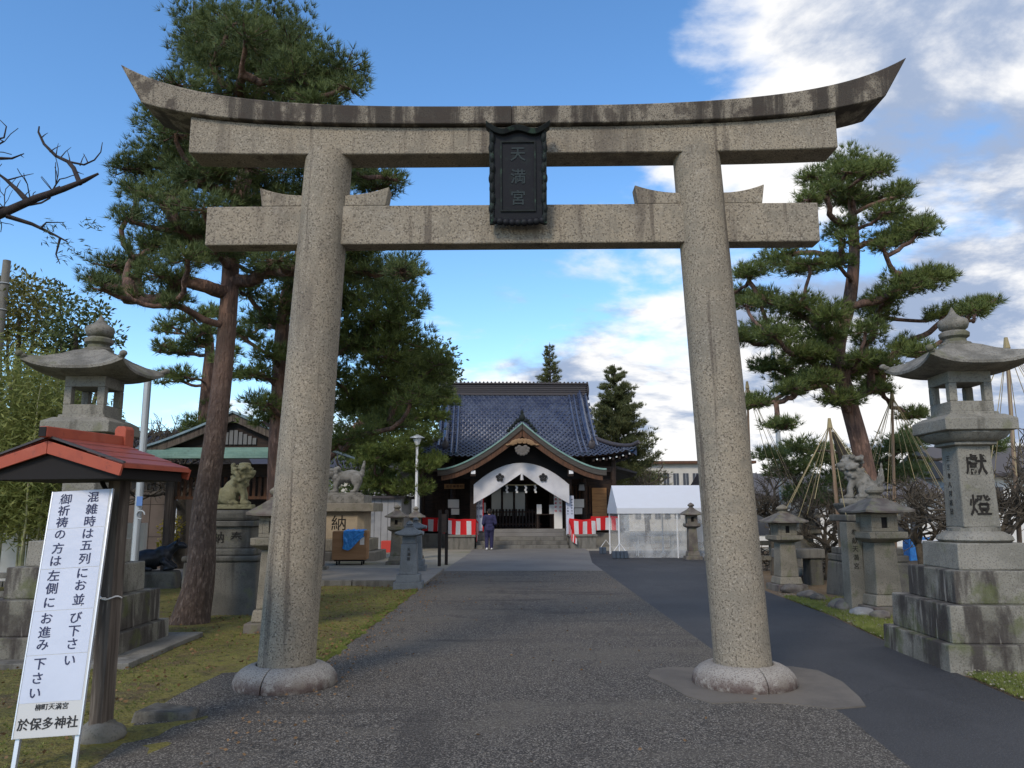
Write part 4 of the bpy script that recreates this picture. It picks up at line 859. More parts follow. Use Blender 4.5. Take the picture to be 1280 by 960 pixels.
# ------------------------------------------------------------------ person walking to the steps, seen from behind
pe = thing('person', 'person in navy jacket and trousers with white shoes walking towards the steps', 'person', (-1.24, 31.75, .02), math.radians(8)); pe.scale = (.98,) * 3
def body(mb, e=0., legs=True, arms=True, torso=True, head=True):
    if torso:
        mb.ball((0, .0, .95), (.165 + e, .115 + e, .13 + e), 9); mb.ball((0, .02, 1.12), (.15 + e, .105 + e, .15 + e), 9); mb.ball((0, .03, 1.28), (.18 + e, .11 + e, .14 + e), 9); mb.caps((-.15, .03, 1.36), (.15, .03, 1.36), .07 + e, .07 + e)
    if head:
        mb.caps((0, .03, 1.38), (0, .05, 1.48), .055, .052); mb.ball((0, .075, 1.565), (.078, .095, .115), 10); mb.ball((0, .17, 1.55), (.018, .022, .025), 5)
        for s in (-1, 1): mb.ball((s * .08, .07, 1.56), (.014, .028, .035), 5)
    if arms:
        for s in (-1, 1):
            mb.caps((s * .20, .03, 1.34), (s * .255, -.02, 1.09), .062 + e, .05 + e); mb.caps((s * .255, -.02, 1.09), (s * .20, .20, 1.00), .05 + e, .04 + e)
            if head:
                mb.ball((s * .19, .25, .995), (.04, .05, .025), 6)
                for k in range(4): mb.caps((s * (.165 + .017 * k), .28, .995), (s * (.155 + .015 * k), .335 + .008 * (k % 3), .975), .010, .009)
                mb.caps((s * .155, .25, 1.005), (s * .135, .285, 1.01), .011, .009)
    if legs:
        mb.caps((-.09, .0, .90), (-.10, .06, .50), .095 + e, .065 + e); mb.caps((-.10, .06, .50), (-.115, -.06, .10), .065 + e, .045 + e)
        mb.caps((.09, .0, .90), (.10, .07, .50), .095 + e, .065 + e); mb.caps((.10, .07, .50), (.10, .08, .10), .065 + e, .045 + e)
sculpt('body', body, .012, skin_m, pe, 2)
sculpt('jacket', lambda b: (body(b, .022, False, True, True, False), b.caps((-.07, 0, .86), (.07, 0, .86), .15, .15)), .014, navy, pe, 2)
sculpt('trousers', lambda b: body(b, .030, True, False, False, False), .014, navy, pe, 2)
sculpt('hair', lambda b: (b.ball((0, .055, 1.60), (.09, .095, .095), 9), b.ball((0, .02, 1.54), (.078, .06, .08), 8)), .010, hair_m, pe, 2)
for x, y in ((-.115, -.03), (.10, .12)): sculpt('shoe', lambda b: (b.ball((x, y, .045), (.05, .12, .045), 7), b.ball((x, y - .06, .07), (.045, .055, .05), 6)), .012, white_paint, pe, 2)
# ------------------------------------------------------------------ cardboard box on a dolly, blue sheet
bx_ = thing('cardboard_box', 'big cardboard box standing on a low black dolly', 'box', (-5.12, 23.75, .0), .08)
MB().box(-.52, .50, -.35, .35, .16, 1.0).build('carton', cardboard, bx_, smooth=0, bevel=.01)
MB().box(-.515, .495, -.03, .03, .999, 1.006).build('tape', mat('packing_tape', (.42, .27, .13), .4), bx_, smooth=0)
MB().box(.30, .43, -.354, -.3505, .60, .82).build('shipping_label', paper, bx_, smooth=0)
dl = thing('dolly', 'low black dolly carrying the cardboard box', 'dolly', (-5.12, 23.75, 0), .08)
MB().box(-.46, .44, -.3, .3, .115, .158).build('deck', black_rub, dl, smooth=0)
for x in (-.38, .36):
    for y in (-.25, .25): m = MB(); m.tube([(x - .02, y, .055), (x + .02, y, .055)], .055, 12); m.build('wheel', black_rub, dl)
v = []; f = []; nn = 24
from mathutils import noise as mn
for j in range(nn + 1):
    for i in range(nn + 1):
        s, t = i / nn, j / nn; x = -.14 + .58 * s + .05 * mn.noise((s * 3, t * 3, 1)); cr = .04 * mn.noise((s * 5, t * 5, 4)) + .025 * mn.noise((s * 11, t * 11, 2))
        if t < .4: p = (x, .25 - .64 * t / .4, 1.03 + abs(cr))
        else: p = (x + .12 * (t - .4) * (s - .4) - .04, -.39 - abs(cr) * 1.2, 1.02 - (t - .4) / .6 * (.52 + .12 * math.sin(s * 5) - .22 * s))
        v.append(p)
for j in range(nn):
    for i in range(nn): a = j * (nn + 1) + i; f.append((a, a + 1, a + nn + 2, a + nn + 1))
tag(MB().add(v, f).build('blue_sheet', blue_tarp, smooth=70, loc=(-5.12, 23.75, 0), rot=.08), 'crumpled bright blue plastic sheet draped over the cardboard box', 'tarpaulin')
# ------------------------------------------------------------------ posts, poles, tent
lp = thing('lamp_post', 'slim white lamp post with flared lamp left of the shrine porch', 'street lamp', (-4.08, 30.6, 0))
MB().tube([(0, 0, -.05), (0, 0, 4.15)], [.06, .05], 12).build('pole', white_paint, lp); MB().lathe([(.06, 4.15), (.08, 4.2), (.17, 4.42), (.17, 4.46)], 20).build('lamp_bowl', mat('lamp_bowl', (.6, .62, .62), .3), lp); MB().lathe([(.30, 4.461), (.29, 4.49), (.05, 4.60), (.01, 4.61)], 24).build('lamp_hood', grey_pl, lp, smooth=40)
dp = thing('timber_sign_frame', 'pair of dark timber posts, a sign frame seen edge on beside the path', 'sign', (-2.30, 22.9, .0))
for x, y in ((-.05, -.0), (.10, .55)): MB().box(x - .045, x + .045, y - .045, y + .045, -.05, 1.62).build('post', black_wood, dp, smooth=0, bevel=.005)
MB().add([(-.03, .05, .95), (.08, .5, .95), (.08, .5, 1.5), (-.03, .05, 1.5), (.0, .04, .95), (.11, .49, .95), (.11, .49, 1.5), (0, .04, 1.5)], [(0, 1, 2, 3), (7, 6, 5, 4), (0, 4, 5, 1), (3, 2, 6, 7)]).build('panel', wood_dk, dp, smooth=0)
fp = thing('flag_pole', 'tall bare grey metal pole beyond the right pine', 'pole', (8.75, 26, 0)); MB().tube([(0, 0, -.05), (0, 0, 4.5), (0, 0, 7.6)], [.085, .08, .07], 12).build('shaft', grey_pl, fp); MB().ball((0, 0, 7.66), .07, 8).build('cap', grey_pl, fp, smooth=60)
up = thing('utility_pole', 'grey steel pipe pole behind the left lantern', 'pole', (-6.6, 13.4, 0)); MB().tube([(0, 0, -.05), (0, 0, 3.95)], .062, 12).build('shaft', grey_pl, up)
m = MB(); m.tube([(.08 + .07 * math.cos(a), -.07, 1.55 + .07 * math.sin(a)) for a in [5 * k / 12 for k in range(13)]], .012, 6); m.build('hook', grey_pl, up)
MB().box(.0, .1, -.085, -.066, 1.7, 1.86).build('plate', mat('blue_plate', (.10, .2, .45), .5), up, smooth=0)
up = thing('utility_pole', 'concrete utility pole rising behind the bamboo', 'pole', (-17.1, 24.5, 0)); MB().tube([(0, 0, -.05), (0, 0, 9.9)], [.17, .12], 14).build('shaft', concrete, up); m = MB(); [m.tube([(.15 * math.cos(a), .15 * math.sin(a), z) for a in [2 * PI * k / 12 for k in range(13)]], .02, 5) for z in (8.2, 9.1)]; m.build('band', grey_pl, up)
te = thing('event_tent', 'white pitched tent with clear vinyl walls beside the shrine', 'tent', (3.32, 26.2, 0))
TL, TD = 3.9, 2.7
m = MB(); m.loft([[(x, -.06, 1.66), (x, TD / 2, 2.46), (x, TD + .06, 1.66)] for x in (-.06, TL + .06)], closed=False, cap=False); m.build('roof', vinyl_white, te, smooth=0)
for x in (-.062, TL + .062): MB().add([(x, -.06, 1.66), (x, TD + .06, 1.66), (x, TD / 2, 2.455)], [(0, 1, 2)]).build('gable', vinyl_white, te, smooth=0)
for y in (-.065, TD + .065): MB().box(-.06, TL + .06, y - .002, y + .002, 1.48, 1.665).build('valance', vinyl_white, te, smooth=0)
for x in (-.067, TL + .067): MB().box(x - .002, x + .002, -.06, TD + .06, 1.48, 1.665).build('valance', vinyl_white, te, smooth=0)
for x in (0, TL / 2, TL):
    for y in (0, TD): MB().tube([(x, y, 0), (x, y, 1.68)], .028, 8).build('pole', white_paint, te)
for y in (0, TD): MB().tube([(0, y, 1.63), (TL, y, 1.63)], .022, 8).build('rail', white_paint, te)
MB().tube([(0, TD / 2, 2.42), (TL, TD / 2, 2.42)], .022, 8).build('rail', white_paint, te)
vin = bpy.data.materials.new('clear_vinyl'); vin.use_nodes = True; t_ = vin.node_tree; b_ = t_.nodes['Principled BSDF']; b_.inputs['Base Color'].default_value = (.75, .78, .8, 1); b_.inputs['Roughness'].default_value = .18
tr_ = t_.nodes.new('ShaderNodeBsdfTransparent'); mx_ = t_.nodes.new('ShaderNodeMixShader'); c_ = t_.nodes.new('ShaderNodeTexCoord')
t_.links.new(maprange(t_, noise(t_, c_.outputs['Object'], 1.6, 5, .6, 1.), .30, .75, .16, .44), mx_.inputs[0]); t_.links.new(tr_.outputs[0], mx_.inputs[1]); t_.links.new(b_.outputs[0], mx_.inputs[2]); t_.links.new(mx_.outputs[0], t_.nodes['Material Output'].inputs[0])
def wavy(nm, p0, p1, z0, z1, amp, m_, parent, n=40):
    p0, p1 = Vector(p0), Vector(p1); d = (p1 - p0); nrm = Vector((-d.y, d.x, 0)).normalized(); v = []; f = []
    for i in range(n + 1):
        for j in range(7): v.append(tuple(p0 + d * (i / n) + nrm * amp * (math.sin(i * .9) + .6 * math.sin(i * 2.3 + j)) * (j / 6) + Vector((0, 0, z1 + (z0 - z1) * j / 6))))
    for i in range(n):
        for j in range(6): a = i * 7 + j; f.append((a, a + 1, a + 8, a + 7))
    return MB().add(v, f).build(nm, m_, parent, smooth=70)
wavy('clear_wall', (.03, -.03, 0), (TL, -.03, 0), .03, 1.5, .012, vin, te); wavy('clear_wall', (.03, TD + .03, 0), (TL, TD + .03, 0), .03, 1.5, .012, vin, te); wavy('clear_wall', (TL + .03, 0, 0), (TL + .03, TD, 0), .03, 1.5, .012, vin, te, 24)
for x, y, lb in ((0, -.02, 'dark tent weights strapped round the near tent leg'), (-.15, TD, 'dark tent weight strapped to the far left tent leg')):
    wt = thing('tent_weight', lb, 'weight', (3.32 + x, 26.2 + y, .018), 0, 'tent leg weights')
    for k in range(4 if y < 1 else 2): MB().box(-.26 + .13 * k, -.14 + .13 * k, -.16, -.04, 0, .24).build('weight_block', mat('weight_paint%d%d' % (k, int(y)), (.05, .07, .10), .6), wt, smooth=0, bevel=.015)
    MB().tube([(-.2, -.1, .24), (0, -.05, .50), (.18, -.1, .24)], .012, 5).build('strap', white_paint, wt)
ta = thing('folding_table', 'folding table standing inside the clear walled tent', 'table', (4.7, 27.4, .01)); MB().box(-.7, .7, -.25, .25, .70, .73).build('top', wall_gr, ta, smooth=0)
for x in (-.6, .6):
    for y in (-.2, .2): MB().tube([(x, y, 0), (x, y, .70)], .018, 6).build('leg', grey_pl, ta)

# ------------------------------------------------------------------ vegetation
def np_mesh(name, V, F, m, parent=None, smooth=False):
    """V (n,3), F (k,3 or 4)"""
    me = bpy.data.meshes.new(name); k = F.shape[1]
    me.vertices.add(len(V)); me.vertices.foreach_set('co', V.astype(np.float32).ravel())
    me.loops.add(F.size); me.loops.foreach_set('vertex_index', F.astype(np.int32).ravel())
    me.polygons.add(len(F)); me.polygons.foreach_set('loop_start', np.arange(0, F.size, k, dtype=np.int32))
    me.polygons.foreach_set('loop_total', np.full(len(F), k, dtype=np.int32))
    me.update(calc_edges=True); me.validate(); me.materials.append(m)
    o = bpy.data.objects.new(name, me); col.objects.link(o)
    if parent is not None: o.parent = parent
    return o
def unit(a): return a / (np.linalg.norm(a, axis=-1, keepdims=True) + 1e-9)
def needles(C, D, k, length, width, spread=.85):
    n = len(C); d = unit(D[:, None, :] + spread * unit(rng.normal(size=(n, k, 3))))
    ln = length * rng.uniform(.65, 1.1, (n, k, 1)); base = C[:, None, :] + d * ln * .05
    side = unit(np.cross(d, unit(rng.normal(size=(n, k, 3))))) * width / 2
    V = np.stack([base - side, base + side, base + d * ln], 2).reshape(-1, 3)
    return V, np.arange(len(V)).reshape(-1, 3)
def leaves(C, D, length, width):
    n = len(C); d = unit(D); s = unit(np.cross(d, unit(rng.normal(size=(n, 3))))) * width / 2
    V = np.stack([C, C + d * length * .5 + s, C + d * length, C + d * length * .5 - s], 1).reshape(-1, 3)
    return V, np.arange(len(V)).reshape(-1, 4)
def curve(a, b, n, bend, up=0.):
    pts = []
    a, b = Vector(a), Vector(b); d = b - a; off = Vector((rng.normal(), rng.normal(), rng.normal() * .5)) * bend * d.length
    for i in range(n + 1):
        t = i / n; p = a + d * t + off * math.sin(PI * t) + Vector((0, 0, up * d.length * math.sin(PI * t)))
        pts.append(p + Vector((rng.normal(), rng.normal(), rng.normal())) * .018 * d.length * (0 < i < n))
    return pts
def pine(label, base, trunk, pads, m_needle, m_bark, m_low, per_m2=150, nl=.15, nwid=.012, k=11, depth=1.3, group='pines in the shrine grounds', flat=.55, extra=(), seed=1, low_h=2.2):
    """trunk: world points with radii; pads: world centres with radii; limbs grow from pad to the nearest wood nearer the trunk"""
    global rng
    rng = np.random.default_rng(seed)
    t = thing('pine_tree', label, 'tree', base, 0, group); B = Vector(base)
    TP = [Vector(p) for p, r in trunk]; TR = [r for p, r in trunk]
    # smooth the trunk
    fp_, fr_ = [], []
    for i in range(len(TP) - 1):
        p0, p1, p2, p3 = TP[max(i - 1, 0)], TP[i], TP[i + 1], TP[min(i + 2, len(TP) - 1)]
        for q in range(6):
            s = q / 6; fp_.append(.5 * ((2 * p1) + (p2 - p0) * s + (2 * p0 - 5 * p1 + 4 * p2 - p3) * s * s + (3 * p1 - p0 - 3 * p2 + p3) * s ** 3)); fr_.append(TR[i] + (TR[i + 1] - TR[i]) * s)
    fp_.append(TP[-1]); fr_.append(TR[-1])
    lo = max(i for i, p in enumerate(fp_) if p.z <= low_h) if m_low else 0
    if m_low: MB().tube([p - B for p in fp_[:lo + 2]], fr_[:lo + 2], 20).build('trunk', m_low, t, smooth=60)
    MB().tube([p - B for p in fp_[lo:]], fr_[lo:], 14).build('upper_trunk', m_bark, t, smooth=60)
    nodes = [(p, None, i / len(fp_)) for i, p in enumerate(fp_) if p.z > trunk[0][0][2] + 1.2]; nt_ = len(nodes)
    axis = lambda p: min((Vector((p.x - q.x, p.y - q.y, 0)).length + .35 * max(0, q.z - p.z) for q in fp_))
    order = sorted(range(len(pads)), key=lambda i: axis(pads[i][0])); limbs = []
    for i in order:
        c, r = pads[i]; best = None
        for j, (p, par, h) in enumerate(nodes):
            d = (c - p).length + .9 * max(0, p.z - c.z + .05) + (.0 if j < nt_ else .12)
            if best is None or d < best[0]: best = (d, j)
        j = best[1]; pts = curve(nodes[j][0], c, 6, .10, -.05); idx = [j]
        for q in pts[1:]: nodes.append((q, idx[-1], 0)); idx.append(len(nodes) - 1)
        limbs.append(idx)
    load = [0] * len(nodes)
    for idx in limbs:
        q = idx[-1]
        while q is not None and q >= nt_: load[q] += 1; q = nodes[q][1]
    for idx in limbs:
        mb = MB(); mb.tube([nodes[q][0] - B for q in idx], [min(.20, .017 + .021 * math.sqrt(max(load[q], load[idx[1]] if n_ == 0 else load[q])) * (1.1 - .25 * n_ / 6)) for n_, q in enumerate(idx)], 8); mb.build('limb', m_bark, t, smooth=60)
    Vs, Fs, off = [], [], 0; tw_ = MB()
    for c, r in list(pads) + list(extra):
        n = int(per_m2 * r * r * 4); rz_ = flat * r
        P = unit(rng.normal(size=(n, 3))) * (rng.random((n, 1)) ** .42)
        P[:, 2] = np.where(P[:, 2] < -.25, P[:, 2] * .45, P[:, 2])
        lump = 1 + .28 * np.sin(P[:, :1] * 5 + c.x * 7) * np.cos(P[:, 1:2] * 5 + c.y * 5)
        C = np.array(c - B) + P * np.array([r, r, rz_]) * lump
        D = unit(P * np.array([1, 1, .6])) * .7 + np.array([0, 0, .75])
        for q in range(0, n, max(1, n // 12)): tw_.tube([c - B, Vector(C[q]) * .5 + (c - B) * .5 + Vector((0, 0, -.04 * r)), Vector(C[q])], [.014, .010, .005], 4, cap=False)
        V, F = needles(C, D, k, nl, nwid); Vs.append(V); Fs.append(F + off); off += len(V)
    if tw_.v: tw_.build('twigs', m_bark, t, smooth=60)['kind'] = 'stuff'
    np_mesh('crown', np.concatenate(Vs), np.concatenate(Fs), m_needle, t)
    return t
def px_pads(lst, Y, depth, seed, scale=1., dup=0):
    rr = random.Random(seed); out = []
    for (u, v, r) in lst:
        for q in range(1 + dup):
            y = Y + rr.uniform(-depth, depth); uu = u + (rr.uniform(-.7, .7) * r if q else 0); vv = v + (rr.uniform(-.4, .6) * r if q else 0)
            out.append((at(uu, vv, y), r * y / F_PX * scale * (1 if not q else .8)))
    return out
# left front pine, leaning trunk
b1 = Vector((-4.72, 11.45, 0))
T1 = [((-4.78, 11.4, -.15), .34), ((-4.74, 11.42, .12), .265), ((-4.66, 11.45, .7), .205), (tuple(at(255, 640, 11.5)), .178), (tuple(at(267, 560, 11.5)), .16), (tuple(at(278, 470, 11.6)), .145), (tuple(at(286, 380, 11.7)), .135), (tuple(at(292, 290, 11.8)), .125), (tuple(at(310, 200, 11.9)), .12), (tuple(at(325, 110, 12)), .085), (tuple(at(318, 20, 12)), .045)]
A1 = [(290, 30, 44), (340, 28, 48), (400, 85, 42), (330, 85, 50), (250, 60, 36), (380, 120, 42), (422, 108, 28), (242, 22, 30), (300, 115, 46), (240, 112, 34), (355, 60, 45), (275, 75, 44),
      (220, 172, 42), (190, 205, 36), (160, 212, 24), (245, 212, 42), (205, 150, 30), (300, 205, 44), (360, 195, 40), (420, 170, 32), (330, 160, 44), (390, 150, 36),
      (205, 255, 34), (255, 262, 36), (305, 250, 36), (190, 302, 32), (150, 352, 26), (200, 345, 30), (238, 318, 34), (130, 362, 18), (330, 285, 38), (475, 235, 26), (455, 220, 30), (490, 225, 18),
      (455, 340, 34), (500, 330, 26), (440, 315, 34), (515, 345, 16), (330, 335, 26), (165, 270, 22), (175, 330, 24), (400, 230, 34), (400, 330, 30), (180, 375, 18), (280, 318, 30), (312, 312, 32), (345, 325, 28), (252, 298, 34), (140, 332, 22), (118, 352, 16), (225, 235, 34), (345, 235, 40), (280, 150, 46), (370, 95, 40), (170, 240, 24), (225, 285, 30), (215, 370, 24), (430, 215, 28)]
pine('tall pine with leaning bark-plated trunk on the moss, crown rising above the gate', b1, T1, px_pads(A1, 11.9, 1.5, 3, 1.26, 1), needle_dark, bark, bark_low, 175, .15, .0105, 13, seed=21, low_h=4.5, extra=px_pads([(300, 60, 60), (350, 120, 55), (260, 180, 50), (320, 230, 50), (300, 150, 60)], 12.2, .8, 5))
# second pine, reddish trunk behind the left gate post
b2 = Vector((-5.05, 16.3, 0))
T2 = [((-5.05, 16.3, -.1), .30), ((-5.02, 16.3, .4), .24), (tuple(at(346, 600, 16.3)), .20), (tuple(at(349, 500, 16.3)), .175), (tuple(at(352, 420, 16.4)), .15), (tuple(at(362, 350, 16.5)), .12), (tuple(at(385, 290, 16.6)), .08), (tuple(at(400, 235, 16.6)), .04)]
A2 = [(430, 380, 40), (470, 395, 42), (450, 435, 44), (500, 425, 38), (532, 470, 28), (480, 470, 44), (510, 495, 26), (430, 430, 34), (440, 505, 38), (465, 515, 38), (545, 455, 20), (500, 390, 30), (420, 345, 36), (330, 525, 24), (318, 470, 22), (335, 400, 26), (310, 420, 22), (410, 470, 30), (445, 545, 30), (520, 440, 26), (400, 290, 34), (380, 250, 30), (365, 350, 26), (350, 385, 26), (338, 445, 22), (322, 505, 20), (310, 365, 22), (540, 490, 22), (495, 365, 26), (465, 355, 28)]
pine('pine with straight reddish trunk partly hidden by the left gate post', b2, T2, px_pads(A2, 16.8, 1.7, 4, 1.2, 1), needle_m, bark, None, 120, .19, .018, 10, seed=22, flat=.65)
b3 = Vector((-8.95, 32, 0))
T3 = [((-8.95, 32, -.1), .34), (tuple(at(382, 640, 32)), .28), (tuple(at(395, 590, 32)), .25), (tuple(at(440, 540, 32)), .15), (tuple(at(465, 505, 32)), .12), (tuple(at(490, 470, 32)), .08), (tuple(at(505, 440, 32)), .04)]
A3 = [(445, 560, 26), (490, 560, 34), (530, 545, 22), (475, 600, 26), (512, 612, 24), (488, 628, 16), (540, 500, 26), (520, 585, 22), (500, 520, 34), (530, 470, 28), (460, 490, 34), (505, 460, 30), (538, 520, 18), (468, 575, 24), (545, 575, 14)]
pine('low spreading pine with drooping bright green boughs before the shrine', b3, T3, px_pads(A3, 32, 1.2, 6, 1.15, 1), needle_far, bark, None, 75, .26, .030, 10, seed=23, flat=.6)
b4 = Vector((-10.3, 26, 0))
T4 = [((-10.3, 26, -.1), .3), (tuple(at(255, 560, 26)), .24), (tuple(at(259, 480, 26)), .20), (tuple(at(262, 430, 26)), .15), (tuple(at(255, 390, 26)), .08)]
A4 = [(215, 408, 20), (240, 398, 22), (225, 438, 22), (262, 415, 20), (203, 432, 15), (285, 440, 20), (228, 470, 20), (245, 425, 22), (275, 395, 18), (208, 470, 14), (300, 470, 18), (250, 530, 24), (235, 550, 22), (270, 510, 18)]
pine('farther pine seen between the left lantern and the leaning trunk', b4, T4, px_pads(A4, 26, 1.5, 8, 1.0, 1), needle_m, bark, None, 80, .24, .024, 10, seed=24)
# right pine with cloud-like tiers
b5 = Vector((7.75, 17.2, 0))
T5 = [((7.85, 17.2, -.1), .32), (tuple(at(1092, 690, 17.2)), .25), (tuple(at(1087, 620, 17.2)), .215), (tuple(at(1076, 560, 17.2)), .20), (tuple(at(1060, 500, 17.2)), .185), (tuple(at(1047, 440, 17.2)), .165), (tuple(at(1062, 375, 17.2)), .15), (tuple(at(1068, 310, 17.2)), .12), (tuple(at(1064, 250, 17.2)), .08), (tuple(at(1060, 205, 17.2)), .04)]
A5 = [(1060, 202, 26), (1090, 215, 22), (1022, 226, 20), (1120, 240, 18), (1045, 245, 26), (1085, 252, 24), (1105, 272, 22), (1010, 250, 16), (1135, 292, 28), (1152, 282, 18), (1050, 290, 22), (1108, 300, 20), (978, 318, 22), (942, 340, 20), (1010, 330, 22), (1046, 330, 20), (950, 380, 24), (922, 372, 18), (1000, 380, 26), (1038, 390, 22), (1090, 382, 26), (1150, 357, 28), (1177, 347, 18), (1128, 350, 22), (1180, 392, 18), (1212, 386, 22), (1232, 380, 14), (962, 412, 30), (932, 425, 20), (1030, 420, 30), (1082, 415, 22), (1010, 450, 28), (1060, 462, 26), (1130, 430, 16), (1146, 440, 16), (1082, 450, 20), (970, 460, 24), (1022, 476, 26), (1052, 500, 22), (990, 490, 20), (1092, 482, 20), (1102, 456, 22), (948, 505, 18), (975, 535, 16), (1140, 520, 16), (1085, 215, 18)]
pine('broad pine with layered cloud-like tiers right of the gate', b5, T5, px_pads(A5, 17.4, 1.9, 9, 1.25, 2), needle_m, bark, bark_grey, 150, .17, .015, 11, seed=25, flat=.52, low_h=1.9)
b6 = Vector((10.6, 24, 0))
T6 = [((10.6, 24, -.1), .25), (tuple(at(1062, 600, 24)), .18), (tuple(at(1050, 560, 24)), .12), (tuple(at(1040, 540, 24)), .05)]
A6 = [(985, 590, 22), (1030, 575, 24), (1008, 612, 20), (1050, 600, 22), (1120, 560, 22), (1150, 545, 20), (1110, 600, 20), (960, 570, 16), (1000, 560, 18), (1135, 585, 18), (1240, 560, 16), (1085, 580, 20), (1030, 630, 16)]
pine('low dark pine thicket behind the rope-tied plum trees', b6, T6, px_pads(A6, 24.5, 2, 10, 1.45, 1), needle_dark, bark_grey, None, 75, .24, .024, 10, seed=26)
# conifers behind the shrine
def fir(label, base, H, R, m_, seed, dens=1., gap=0.):
    global rng
    rng = np.random.default_rng(seed)
    t = thing('fir_tree', label, 'tree', base, 0, 'conifers behind the shrine')
    MB().tube([(0, 0, -.1), (.05, 0, H * .5), (0, 0, H)], [R * .09, R * .06, .02], 8).build('trunk', bark_grey, t, smooth=60)
    Vs, Fs, off = [], [], 0; lm = MB()
    z = H * .12
    while z < H * .98:
        f = 1 - z / H; n = 8 if f > .2 else 5
        for q in range(n):
            a = rng.uniform(0, 2 * PI); ln = R * (f ** .8) * rng.uniform(.6, 1.12) + .12; up_ = rng.uniform(.15, .75)
            tip = np.array([math.cos(a) * ln, math.sin(a) * ln, z + ln * up_]); st = np.array([0, 0, z])
            lm.tube([st, st * .5 + tip * .5 - np.array([0, 0, .06 * ln]), tip], [.035, .025, .008], 4, cap=False)
            c = int(44 * ln * dens) + 5; tt = rng.uniform(.25 + gap, 1.03, (c, 1)); C = st + (tip - st) * tt + rng.normal(size=(c, 3)) * np.array([.13, .13, .07]) * (ln * .5 + .25)
            V, F = needles(C, np.tile(unit(tip - st) * .8 + np.array([0, 0, .5]), (c, 1)), 8, .24, .03, .7); Vs.append(V); Fs.append(F + off); off += len(V)
        z += rng.uniform(.20, .34)
    lm.build('limbs', bark_grey, t, smooth=60)['kind'] = 'stuff'
    np_mesh('crown', np.concatenate(Vs), np.concatenate(Fs), m_, t)
p = at(768, 455, 47); fir('full conifer rising right behind the blue tiled roof', (p.x, 47, 0), p.z, 3.5, needle_fir, 31, 1.2)
p = at(687, 428, 60); fir('slender sparse fir top showing above the roof ridge', (p.x, 60, 0), p.z, 2.6, needle_fir, 32, .55, .1)
def broad(name, label, base, blobs, m_, n_per, ll, lw, group, seed, trunk=True):
    global rng
    rng = np.random.default_rng(seed)
    t = thing(name, label, 'tree' if 'tree' in name else 'shrub', base, 0, group); B = Vector(base); Vs, Fs, off = [], [], 0
    tr = MB()
    if trunk: tr.tube([(0, 0, -.1), (.05, .02, (blobs[0][0].z) * .6), blobs[0][0] - B], [.2, .14, .05], 8)
    for c, r in blobs:
        if trunk: tr.tube([Vector((0.03, 0, (c.z) * .5)), (c - B) * .6 + Vector((0, 0, c.z * .1)), c - B], [.09, .06, .02], 6)
        n = int(n_per * r * r); P = unit(rng.normal(size=(n, 3))) * rng.random((n, 1)) ** .4; P *= 1 + .3 * np.sin(P[:, :1] * 6 + c.x) * np.cos(P[:, 2:] * 6)
        C = np.array(c - B) + P * r; V, F = leaves(C, P * .8 + rng.normal(size=(n, 3)) * .6, ll, lw); Vs.append(V); Fs.append(F + off); off += len(V)
    if trunk: tr.build('trunk', bark_grey, t, smooth=60)
    np_mesh('crown', np.concatenate(Vs), np.concatenate(Fs), m_, t)
def pb(lst, Y, d=.8, s=1): rr = random.Random(s); return [(at(u, v, Y + rr.uniform(-d, d)), r * Y / F_PX) for u, v, r in lst]
q = at(100, 420, 22); broad('broadleaf_tree', 'round evergreen tree behind the left lantern', (q.x, 22, 0), pb([(95, 405, 34), (75, 375, 24), (120, 390, 22), (70, 420, 30), (110, 440, 30), (140, 420, 16), (85, 455, 30), (130, 460, 18)], 22), broad_m, 900, .16, .07, 'trees behind the bamboo', 41)
q = at(30, 400, 26); broad('broadleaf_tree', 'yellowish evergreen tree behind the bamboo', (q.x, 26, 0), pb([(25, 380, 40), (50, 370, 26), (10, 360, 28), (45, 410, 30), (0, 420, 40), (60, 440, 26)], 26), leafm('yellow_green_leaves', (.12, .12, .03), (.08, .09, .022), (.17, .15, .04)), 800, .18, .08, 'trees behind the bamboo', 42)
q = at(565, 470, 48); broad('broadleaf_tree', 'evergreen tree peeping over the left end of the shrine roof', (q.x, 48, 0), pb([(560, 450, 18), (545, 440, 20), (565, 470, 16), (540, 475, 24), (520, 460, 26), (555, 490, 18), (530, 520, 30), (515, 500, 30)], 48), broad_m, 300, .30, .14, 'trees behind the shrine', 43)
q = at(500, 560, 42); broad('broadleaf_tree', 'dark evergreen mass left of the shrine hall', (q.x - 2.5, 42, 0), pb([(490, 560, 40), (470, 600, 36), (500, 520, 34), (450, 560, 40), (440, 610, 36), (410, 540, 40)], 42), broad_m, 260, .28, .13, 'trees behind the shrine', 44)
broad('yellow_shrub', 'small yellow leaved shrub by the taupe wall', gp(213, 712) + (0,), [(at(212, 665, 19.4), .28), (at(217, 655, 19.4), .22), (at(208, 680, 19.4), .22)], yellow_m, 2600, .09, .05, None, 45)
